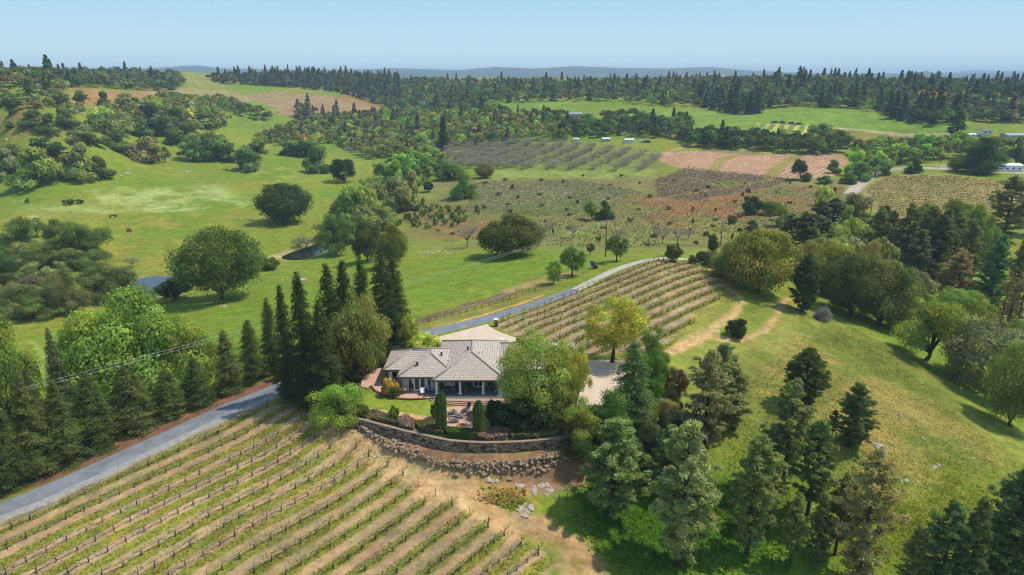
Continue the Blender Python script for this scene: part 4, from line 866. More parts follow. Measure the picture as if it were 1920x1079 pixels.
# slope beyond the dirt track
T('round', 1381, 632, 599, 40, 'dark rounded bush on the grass island inside the dirt track loop', (60,80,52))
T('roundpine', 1504, 584, 480, 58, 'dark dense pine at the end of the dirt track', (52,72,46))
T('brush', 1543, 600, 566, 34, 'grey heap of cut brush beside the dark dense pine')
T('dome', 1422, 548, 436, 136, 'large golden-green domed oak at the corner of the upper vineyard', (100,110,42)); T('dome', 1368, 520, 470, 70, 'golden-green oak beside the large domed oak', (110,118,52)); T('roundpine', 1336, 475, 440, 24, 'small dark pine behind the golden domed oaks', (60,74,52)); T('pine', 1408, 450, 412, 34, 'small dark pine above the large domed oak', (66,78,58))
T('oak', 1525, 530, 445, 84, 'grey-green oak behind the dark dense pine', (98,110,56)); T('oak', 1565, 560, 445, 80, 'light green oak in the thicket above the open slope', (106,120,54)); T('full', 1592, 592, 468, 108, 'dark olive oak at the edge of the thicket, over the open slope', (70,86,44)); T('full', 1652, 610, 488, 112, 'big green oak casting shade on the open slope', (82,98,48)); T('oak', 1610, 545, 448, 60, 'rusty tinted oak top in the thicket', (118,108,56)); T('full', 1705, 585, 505, 60, 'brown-grey oak between the big green oak and the grey pines', (98,94,64))
T('full', 1680, 622, 562, 58, 'grey-green bushy tree beside the fallen logs', (100,116,66)); T('light', 1736, 676, 546, 104, 'bright green tree with a dark trunk and a long shadow on the slope', (122,150,44)); T('light', 1800, 625, 542, 94, 'bright green bushy tree behind the tree with the long shadow', (104,134,48)); T('full', 1848, 735, 598, 165, 'big olive-brown oak at the bottom of the open slope', (110,112,68)); T('full', 1895, 800, 640, 110, 'green oak overhanging the bottom edge of the open slope', (92,112,48)); T('oak', 1925, 740, 620, 70, 'olive oak beside the big olive-brown oak', (100,104,56)); T('light', 1905, 690, 600, 60, 'light green tree behind the big olive-brown oak', (104,126,56))
for u, vb, vt, w_, c in ((1690,515,383,58,(70,82,58)),(1728,520,385,60,(74,86,62)),(1752,530,392,56,(66,80,58)),(1780,520,400,56,(72,86,60)),(1800,560,412,52,(80,90,66)),(1712,535,430,50,(68,80,58)),(1640,490,390,44,(76,90,60)),(1660,500,395,38,(78,90,62))): T('pine', u, vb, vt, w_, 'tall grey-green pine in the dense stand below the far vineyard', c, 'tall pines in the stand below the far vineyard')
T('pine', 1850, 590, 440, 56, 'bluish green slender pine in front of the green paddock', (56,90,66)); T('pine', 1885, 620, 450, 42, 'thin sparse pine beside the bluish slender pine', (84,94,68), variant=1)
for u, vb, vt in ((1868,640,510),(1895,660,500),(1912,668,505),(1880,655,520)): T('deadpine', u, vb, vt, 32, 'half-dead pine with a bare dark trunk at the paddock edge', None, 'half-dead pines at the paddock edge')
T('greypine', 1788, 570, 468, 60, 'grey half-bare pine at the lower edge of the dense stand', (104,102,78)); T('greypine', 1880, 452, 330, 76, 'large open pine with a dark straight trunk between vineyard and paddock', (84,96,70)); T('pine', 1922, 440, 360, 50, 'pine behind the large open pine', (62,78,56)); T('oak', 1915, 500, 468, 40, 'dark bush on the green paddock', (52,76,46))
for u, vb, vt, w_, c in ((1775,440,368,76,(88,116,48)),(1825,455,378,60,(94,120,50)),(1735,430,380,50,(84,112,46)),(1850,500,405,50,(98,124,54))): T('oak', u, vb, vt, w_, 'broad fresh green oak behind the pine stand, against the far vineyard', c, 'fresh green oaks against the far vineyard')
for u, vb, vt, w_, c in ((1560,425,372,52,(74,90,66)),(1536,428,376,40,(66,82,58)),(1605,425,358,62,(96,92,54)),(1545,385,346,28,(118,142,50)),(1580,440,385,40,(90,112,46)),(1505,480,400,52,(66,82,60)),(1480,460,400,42,(70,88,58)),(1535,470,405,50,(72,90,58)),(1590,480,410,50,(100,122,50)),(1620,480,415,44,(92,112,52)),(1650,450,385,40,(72,88,60)),(1565,500,420,54,(98,118,54)),(1625,520,440,56,(86,104,56)),(1600,505,440,30,(110,122,104)),(1660,535,450,50,(88,102,58)),(1455,480,430,40,(102,120,52)),(1465,425,375,30,(96,118,52))):
    k_ = 'pine_m' if c in ((74,90,66),(66,82,58),(66,82,60),(70,88,58),(72,90,58),(72,88,60)) else 'oak_m'
    T(k_, u, vb, vt, w_, 'dark pine in the mixed thicket above the golden domed oak' if k_ == 'pine_m' else 'green oak in the mixed thicket above the golden domed oak', c, 'pines in the mixed thicket' if k_ == 'pine_m' else 'oaks in the mixed thicket')
for i, p in enumerate(scatter([(1490,500),(1560,440),(1640,440),(1700,480),(1790,540),(1840,590),(1850,650),(1780,640),(1700,610),(1600,570),(1530,555)], 5.6, 1500, 70)): plant('oak_m', p, 5+3.5*rng.random(), 7+3*rng.random(), 'green oak filling the thicket along the open slope', ((98,114,56),(84,102,52),(104,110,62))[i % 3], 'oaks filling the thicket along the open slope')
T('round', 1408, 402, 368, 40, 'dark green bush on the brown field edge', (62,86,40)); T('round', 1445, 402, 376, 42, 'light green bush beside the dark bush on the brown field', (98,124,48)); T('round', 1372, 420, 404, 18, 'small bush alone on the brown field', (78,100,50)); T('round', 1340, 500, 470, 44, 'low grey-green shrub behind the upper vineyard corner', (100,116,70)); T('round', 1262, 490, 458, 30, 'grey-green shrub at the top end of the gravel road', (84,104,64)); T('round', 1300, 494, 480, 24, 'low round shrub along the top vine row', (72,88,60)); T('round', 1320, 492, 472, 30, 'dark low shrub near the small dark pine', (66,84,54))
# meadow trees
T('dome', 957, 480, 407, 116, 'dense dark domed oak alone on the meadow behind the driveway', (72,86,36)); T('light', 1037, 532, 488, 27, 'small bright green young tree on the verge of the driveway', (112,152,44), variant=2); T('light', 1073, 518, 463, 44, 'round young green tree beside the dark boulder', (84,118,52), variant=2); T('light', 1156, 490, 440, 38, 'grey-green young tree beside the utility pole', (86,112,62), variant=2); T('light', 1107, 478, 455, 14, 'tiny young tree between the round tree and the pole', (74,102,52), variant=2)
T('oak', 1110, 412, 373, 34, 'light green bushy tree of the pair in the fallow field', (92,118,46)); T('oak', 1136, 412, 376, 30, 'dark green bushy tree of the pair in the fallow field', (58,84,42))
T('spread', 416, 562, 428, 150, 'big spreading oak with a leaning trunk on the meadow by the pond', (74,98,42)); T('round', 330, 562, 524, 60, 'dark low tree growing against the big spreading oak by the pond', (58,78,38), name='oak_tree', cat='tree'); T('round', 505, 506, 484, 36, 'low green bush on the bank near the small pond', (76,104,48))
T('dome', 533, 418, 345, 92, 'dark round oak alone on the open meadow', (62,84,44)); T('full', 645, 342, 295, 46, 'dark oak alone near the creek trees', (44,64,38)); T('oak', 870, 372, 312, 50, 'bright green tree standing before the bare orchard', (92,128,46)); T('oak', 845, 336, 303, 60, 'green bushy tree behind the bright orchard tree', (82,114,44)); T('dome', 908, 334, 308, 34, 'golden-green bushy tree at the orchard edge', (96,104,44)); T('round', 804, 360, 340, 20, 'small dark tree alone on the grass by the creek', (58,86,40))
for k, (u, vb, vt, w_, c) in enumerate([(215,735,565,150,(104,134,46)),(300,735,543,200,(96,128,44)),(365,715,588,96,(110,136,48))]): T('oak', u, vb, vt, w_, ('bright green oak behind the redwoods, beside the pale meadow tracks', 'largest bright green oak behind the roadside redwoods', 'bright green oak on the meadow edge of its group')[k], c, variant=k)
T('oak', 18, 790, 552, 130, 'vivid green tall tree at the meadow edge behind the first redwoods', (100,134,48)); T('oak', -30, 700, 590, 120, 'vivid green tree beyond the vivid tall tree', (98,130,50))
for u, vb, vt, w_, c, lb in ((40,482,405,95,(86,112,52),'wide grey-green oak at the meadow edge, beside the oak with the pale trunk'),(120,478,408,62,(74,100,48),'oak behind the oak with the pale dead limb'),(168,494,412,88,(80,106,48),'oak with a pale dead limb and visible trunk on the meadow'),(90,500,448,80,(88,114,52),'low green oak in front of the wide grey-green oak'),(14,520,462,80,(64,90,46),'dark green round oak below the wide grey-green oak'),(130,505,465,60,(92,116,54),'small green oak in front of the oak with the pale limb'),(126,588,502,78,(98,104,52),'olive-brown dense oak over the dark creek bank'),(205,560,487,96,(78,100,58),'grey-green rounded willow beside the pond'),(28,590,530,90,(92,110,66),'grey-green bush mass above the vivid tree'),(75,596,552,74,(84,110,56),'green rounded bush beside the olive-brown oak'),(62,560,515,50,(118,104,72),'brownish bush between the green bushes'),(10,560,515,50,(100,110,60),'olive bush beyond the brownish bush')):
    T('oak' if w_ > 60 else 'round', u, vb, vt, w_, lb, c)
for u, vb, vt, w_ in ((248,502,480,34),(575,466,440,44),(560,464,446,30)): T('bare_m', u, vb, vt, w_, 'twiggy grey leafless bush on the pond bank', (138,128,104), 'leafless bushes on the pond banks', name='bush', cat='bush')
T('light', 630, 478, 392, 66, 'green tree with a straight trunk in front of the small pond', (84,112,52)); T('oak', 690, 490, 402, 56, 'dark tree with crooked trunk beyond the redwood tops', (70,84,52)); T('dome', 737, 500, 425, 52, 'olive rounded tree behind the redwood tops', (92,108,44))
for u, vb, vt, w_, c in ((660,425,345,56,(84,112,44)),(690,415,350,52,(96,118,44)),(715,400,340,52,(106,110,52)),(745,395,325,58,(110,108,58)),(700,385,325,50,(92,114,48)),(765,385,320,52,(90,100,54)),(735,360,300,52,(84,120,44)),(765,345,290,50,(78,118,44)),(720,340,300,46,(88,118,42)),(650,400,360,40,(72,100,46)),(680,440,385,50,(98,104,48)),(660,455,395,56,(82,108,48)),(720,432,385,46,(104,108,50)),(790,330,280,50,(82,114,48)),(800,310,272,50,(92,116,48)),(770,312,275,44,(74,108,46)),(750,322,285,40,(92,126,46)),(830,320,298,36,(70,94,50))):
    T('oak_m', u, vb, vt, w_, 'green bushy tree in the winding creek thicket', c, 'trees of the creek thicket')
for i, p in enumerate(scatter([(615,410),(690,345),(760,292),(830,272),(845,312),(795,345),(775,392),(722,432),(650,455)], 6.2, 1500, 46)): plant('oak_m', p, 5+3.5*rng.random(), 6.5+3*rng.random(), 'green bushy tree in the winding creek thicket', ((92,112,50),(78,104,46),(108,110,58))[i % 3], 'trees of the creek thicket')
for i, p in enumerate(scatter([(0,440),(100,440),(180,452),(175,480),(120,560),(60,590),(0,590)], 7.5, 900, 16)): plant('oak_m', p, 4.5+3*rng.random(), 6+3*rng.random(), 'grey-green tree in the dense clump at the meadow edge', ((84,106,54),(92,108,62))[i % 2], 'trees in the dense meadow edge clump')
T('redwood', 832, 282, 214, 24, 'tall dark narrow conifer standing over the valley trees', (40,56,40)); T('redwood', 941, 268, 246, 6, 'thin dark column tree at the orchard back edge', (36,54,38))
# hillside and meadow oaks beyond
for u, vb, vt, w_, c in ((66,348,275,86,(92,114,44)),(84,302,256,66,(50,72,42)),(150,338,268,62,(94,110,62)),(196,334,292,46,(64,84,46)),(140,330,285,50,(88,98,60)),(12,330,278,50,(100,104,66)),(20,300,270,50,(80,96,50)),(283,307,252,66,(104,96,54)),(310,305,275,24,(82,92,46)),(166,272,232,66,(86,92,48)),(372,300,246,60,(76,104,48)),(400,302,244,54,(82,110,46)),(420,300,268,36,(92,84,60)),(440,303,265,40,(70,88,46)),(461,320,274,56,(74,96,48)),(485,288,255,46,(80,100,46)),(572,294,258,78,(72,102,46)),(595,324,276,52,(62,86,46)),(545,292,262,44,(66,90,46)),(225,285,240,50,(72,94,48)),(240,290,262,40,(78,100,48)),(330,272,240,44,(64,86,44)),(350,262,225,40,(60,80,44)),(385,240,208,44,(62,80,46)),(300,255,215,48,(60,82,46)),(265,258,218,50,(64,88,46)),(330,235,195,46,(70,90,48)),(290,232,190,44,(60,80,46)),(235,205,180,26,(56,78,44)),(195,200,168,22,(58,82,44)),(200,208,185,26,(54,78,42)),(150,190,168,28,(66,88,46)),(90,250,212,44,(62,82,48)),(60,238,205,50,(66,84,50)),(130,240,202,44,(70,90,52)),(20,215,175,44,(64,84,50)),(110,205,172,40,(68,84,54)),(20,240,226,20,(62,84,44)),(160,300,290,18,(60,88,42)),(52,380,372,10,(60,84,44))):
    T('oak_m', u, vb, vt, w_, 'oak scattered on the rising meadow beyond the pond', c, 'oaks scattered on the rising meadow')
for u, vb, vt, w_ in ((130,384,372,22),(148,382,374,18)): T('bush_m', u, vb, vt, w_, 'low dark bush alone on the bright meadow', (66,96,44), 'low bushes on the bright meadow')
# large oak by the white building and trees of the far yard
T('oak', 1828, 325, 258, 84, 'big dark oak shading the yard by the white building', (54,80,40)); T('oak', 1713, 325, 293, 32, 'small round tree beside the gravel yard road', (58,82,40)); T('oak', 1502, 338, 297, 36, 'dark tree alone on the edge of the red striped field', (60,78,44)); T('oak', 1905, 310, 272, 40, 'dark tree at the end of the white building', (52,76,42)); T('oak_m', 1540, 263, 231, 52, 'oak clump at the corner of the pale striped vineyard', (74,98,48), 'oaks by the pale striped vineyard'); T('oak_m', 1572, 276, 244, 50, 'oak clump at the corner of the pale striped vineyard', (70,92,46), 'oaks by the pale striped vineyard'); T('oak_m', 1466, 262, 240, 24, 'small round oak standing inside the pale striped vineyard', (84,106,52))
T('pine', 1790, 268, 208, 34, 'dark wide conifer alone below the wooded ridge', (52,72,46))
for u, vb, vt, w_, c in ((1600,330,278,36,(100,138,48)),(1610,338,300,44,(76,106,46)),(1640,330,296,40,(72,98,46)),(1565,325,300,30,(70,98,46)),(1650,315,290,34,(98,122,52)),(1590,345,325,30,(60,88,42)),(1548,345,328,26,(66,94,44)),(1660,328,300,30,(84,110,46))): T('oak_m', u, vb, vt, w_, 'green tree in the row between the red field and the gravel road', c, 'trees between red field and gravel road')
# bare trees
for u, vb, vt, w_ in ((876,465,418,50),(1012,455,418,44),(1075,447,414,26),(1030,440,412,30),(1242,458,424,34),(1270,458,424,34),(1290,450,424,26),(1230,445,425,24),(1160,450,425,20)): T('bare', u, vb, vt, w_, 'grey leafless tree standing at the edge of the fallow field', (144,124,120), 'leafless trees at the edge of the fallow field')
# orchard of leafless trees in rows
OR = [(600*1+0,0)]
ORPX = [(835,283),(1010,268),(1190,286),(1235,300),(1225,322),(1110,322),(960,318),(850,318)]
o1, o2 = at(1125, 335)[:2], at(1195, 297)[:2]; od = (o2-o1)/np.hypot(*(o2-o1)); on = np.array([od[1], -od[0]]); OP = region(ORPX); cnt = 0
for a in range(-30, 31):
    for b in range(-40, 60):
        x, y = o1+on*a*12.5+od*b*4.4+rng.normal(0, .4, 2)
        if not inside(np.array([x]), np.array([y]), OP)[0] or rng.random() < .12 or cnt > 215: continue
        cnt += 1; plant('bare_m', np.array([x, y, hz(x, y)-.1]), 4.0+1.4*rng.random(), 5.4+1.8*rng.random(), 'grey leafless orchard tree in the rows above the fallow field', (142,134,124), 'leafless orchard trees in rows', name='orchard_tree')
for p in scatter([(815,285),(850,272),(1000,268),(1010,285),(960,318),(860,318)], 5.5, 900, 60): plant('bare_m', p, 4.2+1.6*rng.random(), 6+2*rng.random(), 'grey leafless tree in the dense bare stand beside the creek thicket', (140,132,122), 'leafless trees in the dense bare stand', name='orchard_tree')
# bushes and saplings of the fallow valley floor
for p in scatter([(745,425),(790,385),(900,395),(880,420),(830,430)], 3.0, 900, 46): plant('bush_m', p, 1.5+2.2*rng.random(), 1.6+1.5*rng.random(), 'small green sapling in the loose cluster by the creek meadow', (110,130,66), 'saplings clustered by the creek meadow', name='sapling', cat='sapling')
for p in scatter([(760,440),(900,330),(1240,330),(1560,350),(1600,390),(1420,470),(1230,470),(1000,440),(830,455)], 8.5, 2500, 95): plant('bush_m', p, .6+1.4*rng.random(), 1.1+1.8*rng.random(), 'small weedy bush scattered over the fallow field', (96,104,58) if rng.random() < .7 else (118,92,60), 'weedy bushes on the fallow field')
# ------------------------------------------------------------------ wooded ridges and valley woods
FARP = {'conifer': [], 'broad': []}
def far_conifer(n_=300, R_=2.6, H_=16):
    z = (rng.random(n_)**1.5)*.93+.05; a = rng.random(n_)*6.283; prof = R_*1.1*(1-z)**.95*(.75+.35*np.sin(z*36+a*2))+.12; rr = prof*(.5+.5*rng.random(n_)); P = np.stack([rr*np.cos(a), rr*np.sin(a), z*H_], 1)
    N = np.stack([np.cos(a), np.sin(a), .6+0*a], 1); return quads(P, N, .95, 1.6, np.stack([np.cos(a), np.sin(a), -.3+0*a], 1), .35)+(tints(n_, rng.integers(0, 20, n_), 20, .2, .4),)
def far_broad(n_=240, R_=4.2, H_=8.5):
    L_ = 13; d_ = sph(L_); d_[:, 2] = abs(d_[:, 2]); C0 = d_*np.array([R_*.62, R_*.62, H_*.36])+np.array([0, 0, H_*.42]); lob = rng.integers(0, L_, n_); dv = sph(n_); dv[:, 2] = np.where(dv[:, 2] < -.3, -dv[:, 2], dv[:, 2])
    P = C0[lob]+dv*R_*.40*(.75+.3*rng.random((n_, 1))); P[:, 2] = np.clip(P[:, 2], .3, H_); return quads(P, dv, 1.25, 1.0, None, .35)+(tints(n_, lob, L_, .2, .3),)
FV = {'conifer': [far_conifer() for _ in range(6)], 'broad': [far_broad() for _ in range(6)]}
FM = {k: [np_mesh('far_'+k, V, F, [LEAF], tint=np.repeat(t_, 4, 0)) for V, F, t_ in FV[k]] for k in FV}
WOODS = [
 ([(870,210),(930,208),(960,218),(1055,220),(1050,228),(900,226),(860,220)], 10, .25, (66,90,48), (56,76,52), .8, 'in the loose grove below the long ridge'),
 ([(1130,222),(1200,222),(1245,230),(1290,234),(1285,242),(1160,240)], 9, .08, (64,90,46), (54,76,50), .85, 'around the grey roofed house'),
 ([(1300,192),(1420,196),(1425,214),(1395,216),(1330,206)], 7, .6, (58,82,46), (46,68,48), .9, 'in the spur of conifers reaching into the bright field'),
 ([(1660,214),(1760,216),(1800,228),(1760,236),(1690,228)], 7, .6, (58,82,46), (46,68,48), .9, 'in the second conifer spur at the end of the bright field'),
 # polygon, spacing, conifer share, colour broad, colour conifer, height scale, label place
 ([(30,158),(60,148),(130,146),(230,142),(335,146),(345,160),(320,172),(262,170),(180,166),(100,165)], 7.6, .06, (66,88,58), (50,70,50), 1.0, 'on the wooded ridge under the far blue hills'),
 ([(388,150),(440,148),(560,144),(680,147),(745,152),(760,196),(735,206),(690,190),(640,174),(560,166),(470,160),(410,157)], 6.5, .38, (66,88,56), (54,72,56), 0.85, 'on the conifer ridge above the brown terraced field'),
 ([(745,152),(900,156),(1000,156),(1150,156),(1300,152),(1430,152),(1440,200),(1330,202),(1240,200),(1100,190),(1060,190),(900,196),(870,210),(760,212)], 7.2, .17, (72,94,60), (58,76,58), 0.72, 'on the long wooded ridge behind the valley'),
 ([(1430,153),(1580,154),(1700,163),(1720,190),(1790,195),(1920,200),(1920,232),(1810,228),(1690,218),(1600,204),(1500,200),(1440,204)], 6.6, .22, (68,90,58), (56,74,56), 0.85, 'on the dark wooded ridge above the bright field'),
 ([(1700,150),(1830,160),(1920,160),(1920,198),(1790,192),(1720,172)], 10, .25, (54,78,46), (48,68,48), 0.8, 'in the flat woods under the blue hills'),
 ([(640,225),(760,216),(1000,226),(1060,236),(1060,262),(1000,266),(830,280),(700,300),(660,285),(620,262)], 6.5, .12, (92,116,54), (70,88,58), .82, 'in the valley woods behind the orchard'),
 ([(1060,236),(1140,240),(1290,240),(1290,262),(1180,256),(1060,262)], 6.5, .08, (64,92,46), (56,76,50), .9, 'around the white roofed sheds'),
 ([(1280,258),(1420,268),(1540,277),(1592,288),(1540,290),(1440,286),(1290,275)], 5.5, .05, (60,86,44), (56,76,50), .85, 'along the creek behind the red field'),
 ([(1600,292),(1650,278),(1780,274),(1920,282),(1920,296),(1830,296),(1780,300),(1700,308),(1620,318)], 6.0, .02, (84,112,48), (66,90,50), .8, 'in the light green belt around the gravel yard'),
 ([(0,165),(60,158),(120,170),(130,195),(160,215),(120,235),(60,228),(40,205),(0,205)], 7.5, .03, (98,112,74), (60,76,54), .6, 'in the grey scrub of the hillside'),
 ([(0,140),(60,148),(120,160),(130,172),(60,160),(0,168)], 7.5, .05, (84,104,62), (56,74,52), .8, 'on top of the scrubby hill'),
 ([(170,240),(230,205),(330,190),(410,215),(420,240),(350,256),(290,252),(200,262)], 7.5, .0, (92,114,60), (60,80,52), .95, 'in the oak grove on the middle hill'),
 ([(340,190),(420,192),(515,222),(500,228),(420,212),(345,205)], 6, .0, (80,104,54), (60,80,52), .7, 'in the dark hedge line across the middle hill'),
 ([(480,262),(560,240),(640,230),(660,262),(600,272),(520,274)], 7, .05, (90,112,54), (76,96,60), .75, 'in the pale willow belt of the valley'),
 ([(560,205),(640,222),(760,212),(760,225),(640,240),(560,236)], 7, .3, (74,92,58), (72,90,66), .75, 'in the grey-green belt below the terraced field'),
]
allp = []
for wi, (px, dm, cs, cb, cc_, hs, pl) in enumerate(WOODS):
    for p in scatter(px, dm, 9000, 1500):
        k = 'conifer' if rng.random() < cs else 'broad'
        h = (11+13*rng.random()**1.5 if k == 'conifer' else 8+5*rng.random())*hs; w_ = (h*(.46+.2*rng.random()) if k == 'conifer' else h*(.9+.4*rng.random()))
        c = np.array(cc_ if k == 'conifer' else cb)*(.85+.3*rng.random()); c = c*.68+.32*c.mean(); c = c*np.array([1+.07*rng.normal(), 1, 1]); c = c*(np.array([1.10, 1.22, .95]) if (k == 'broad' and rng.random() < .22) else 1)
        allp.append((h*w_/np.hypot(p[0], p[1])**2, wi, k, p, h, w_, lin(*np.clip(c, 8, 250), 2.0)*np.array([1.28, 1, .82])))
allp.sort(key=lambda t: -t[0])
nind = {'conifer': 0, 'broad': 0}; LIM = {'conifer': 170, 'broad': 230}; massV = {}; 
for sc_, wi, k, p, h, w_, c in allp:
    j = int(rng.integers(6)); R0, H0 = (2.6, 16) if k == 'conifer' else (4.2, 8.5)
    if nind[k] < LIM[k]:
        nind[k] += 1; o = link('conifer_tree' if k == 'conifer' else 'woodland_tree', FM[k][j]); o.location = (p[0], p[1], p[2]-.3); o.rotation_euler = (0, 0, rng.random()*6.28); o.scale = (w_/2/R0, w_/2/R0, h/H0); o.color = (*c, 1)
        tag(o, ('dark pointed conifer ' if k == 'conifer' else 'round leafy tree ')+WOODS[wi][6], 'tree', ('conifers ' if k == 'conifer' else 'leafy trees ')+WOODS[wi][6])
    else:
        V, F, t_ = FV[k][j]; a = rng.random()*6.28; ca, sa = math.cos(a), math.sin(a); s = w_/2/R0
        Vn = np.stack([(V[:, 0]*ca-V[:, 1]*sa)*s+p[0], (V[:, 0]*sa+V[:, 1]*ca)*s+p[1], V[:, 2]*h/H0+p[2]-.3], 1); massV.setdefault(k, []).append((Vn, np.repeat(t_*c, 4, 0)))
for k, it in massV.items():
    V = np.concatenate([a for a, b in it]); Tn = np.concatenate([b for a, b in it]); o = link('forest', np_mesh('forest', V, np.arange(len(V)).reshape(-1, 4), [LEAF], tint=Tn))
    tag(o, 'mass of dark pointed conifers covering the far ridges' if k == 'conifer' else 'mass of round leafy trees covering the far ridges and valley', 'forest', kind='stuff')
print('TREES', nind, len(allp))
# ------------------------------------------------------------------ vineyards
def proj(p):
    y = p[1]*math.cos(PITCH)+(CAMZ-p[2])*math.sin(PITCH); up = p[1]*math.sin(PITCH)-(CAMZ-p[2])*math.cos(PITCH)
    return 960+FPX*p[0]/y, 539.5-FPX*up/y
VINEW = mat('vine_wood', (.075, .055, .046), .95, .1); STAKE = mat('stake', (.12, .095, .08), .8, .2)
def vine_mesh(seed, leaves):
    g = np.random.default_rng(seed); t = MB(); h = .8+.1*g.random(); b = g.normal(0, .05, 2)
    t.tube([(0, 0, -.15), (b[0], b[1], h*.5), (0, b[1], h)], [.055, .05, .05], 5)
    for s in (-1, 1):
        t.tube([(0, b[1], h), (s*.35, b[1], h+.1+.06*g.random()), (s*.92, 0, h+.06*g.random())], [.045, .04, .025], 4, cap=False)
        for k in range(4):
            x = s*(.2+.2*k+.05*g.random()); t.tube([(x, 0, h+.08), (x+g.normal(0, .06), g.normal(0, .08), h+.3+.25*g.random())], [.016, .008], 3, cap=False)
    nq = len(t.f); V0_, F0 = t.v, t.f
    P = np.stack([g.uniform(-.95, .95, leaves), g.normal(0, .14, leaves), h+.12+.42*g.random(leaves)], 1); V, F = quads(P, np.tile([[0, 0, 1.]], (leaves, 1)), .16, 1.1, None, .7)
    me = bpy.data.meshes.new('grapevine'); n_ = len(V0_); me.from_pydata(V0_+[tuple(v) for v in V], [], F0+[[int(i)+n_ for i in f] for f in F])
    me.materials.append(VINEW); me.materials.append(LEAF); me.polygons.foreach_set('material_index', [0]*nq+[1]*len(F))
    a = me.attributes.new('Tint', 'FLOAT_COLOR', 'POINT'); c = np.ones((n_+len(V), 4), np.float32); c[n_:, :3] = np.repeat(.75+.5*g.random((leaves, 1)), 4, 0); a.data.foreach_set('color', c.ravel()); me.update(); return me
VINES = [vine_mesh(i, 20+6*i) for i in range(5)]
_s = MB(); _s.box(-.014, .014, -.014, .014, -.3, 1.3); STK = _s.mesh('stake', [STAKE]); _s = MB(); _s.tube([(0, 0, -.3), (0, 0, 1.5)], [.035, .03], 6); EPOST = _s.mesh('end_post', [WOOD])
TUFTP = []
def vine_row(start, direc, length, label, group, leafcol, step=1.95, skip=.05):
    a = math.atan2(direc[1], direc[0]); p0 = np.array([start[0], start[1], hz(*start)]); e = tag(empty('vine_row', tuple(p0)), label, 'vine row', group); n_ = max(2, int(length/step)+1); wp = []
    for i in range(n_):
        x, y = start[0]+direc[0]*i*step, start[1]+direc[1]*i*step; x += rng.normal(0, .05); y += rng.normal(0, .05); z = hz(x, y); wp.append((x-p0[0], y-p0[1], z-p0[2]+.82))
        o = link('end_post' if i in (0, n_-1) else 'stake', EPOST if i in (0, n_-1) else STK, e, (x-p0[0], y-p0[1], z-p0[2])); o.rotation_euler = (rng.normal(0, .05), rng.normal(0, .05), a)
        if rng.random() < skip: continue
        o = link('grapevine', VINES[int(rng.integers(5))], e, (x-p0[0]+.12*direc[1], y-p0[1]-.12*direc[0], z-p0[2])); o.rotation_euler = (0, 0, a+(math.pi if rng.random() < .5 else 0)); s = .68+.24*rng.random(); o.scale = (1, 1, s); o.color = (*(lin(*leafcol, 1.0)*(.8+.4*rng.random())), 1)
    w_ = MB(); w_.tube(wp, [.012]*n_, 3); w_.build('trellis_wire', WIRE, e)
for i, (u, v) in enumerate(ENDS):
    s0 = at(u, v)[:2]; Lr = 0.0
    while Lr < 80:
        q_ = s0-VDIR*(Lr+2); uu, vv = proj((q_[0], q_[1], hz(*q_)))
        if uu < -25 or vv > 1100: break
        Lr += 2
    if Lr < 3: continue
    vine_row(s0, -VDIR, Lr, 'lower vineyard row, %s counted from the driveway' % ORD[i], 'rows of the lower vineyard', (150,158,60))
def clip_rows(poly, p0, d_, per, n0, n1):
    out = []; nn_ = np.array([d_[1], -d_[0]])
    for k in range(n0, n1):
        ts = np.arange(-80, 140, .5); pts = p0+nn_*k*per+d_*ts[:, None]; ins = inside(pts[:, 0], pts[:, 1], poly)
        if ins.sum() < 8: continue
        i0_ = np.argmax(ins); i1_ = len(ins)-1-np.argmax(ins[::-1]); out.append((pts[i1_], (i1_-i0_)*.5))
    return out
for i, (s0, Lr) in enumerate(clip_rows(V2P, U0, UDIR, 2.9, 0, 15)):
    vine_row(s0, -UDIR, Lr-1, 'upper vineyard row behind the house, %s counted from the driveway' % ORD[i], 'rows of the upper vineyard', (150,156,66))
s0 = at(1004, 546)[:2]; s1 = at(800, 606)[:2]; vine_row(s0, (s1-s0)/np.hypot(*(s1-s0)), np.hypot(*(s1-s0)), 'single vine row along the far side of the driveway', None, (140,156,60), 1.9)
# far vineyard: each row of vines a low strip of loose leaf quads
def vine_leaf_row(name, a, b, h, w_, n_, col, label, group, cat='vine row'):
    f = rng.random(n_); x = a[0]+(b[0]-a[0])*f+rng.normal(0, w_*.3, n_); y = a[1]+(b[1]-a[1])*f+rng.normal(0, w_*.3, n_); z = np.array([hz(i, j) for i, j in zip(x, y)])+.25+h*rng.random(n_)
    V, F = quads(np.stack([x, y, z], 1), np.tile([[0, 0, 1.]], (n_, 1)), .42, 1.2, None, .7); o = link(name, np_mesh(name, V, F, [LEAF], tint=np.repeat(.7+.6*rng.random((n_, 3))*[[1, 1, .8]], 4, 0))); o.color = (*lin(*col, 1.0), 1)
    tag(o, label, cat, group)
FV_ = region([(1624,358),(1662,331),(1780,331),(1915,345),(1955,395),(1895,416),(1780,420),(1650,402)])
d4 = np.array([1, .10])/math.hypot(1, .1)
for i, (s0, Lr) in enumerate(clip_rows(FV_, q4[:2], d4, 4.6, -16, 20)): vine_leaf_row('vine_hedge', s0, s0-d4*Lr, .6, .45, int(Lr*11), (140,138,62), 'row of the far vineyard below the gravel yard', 'rows of the far vineyard')
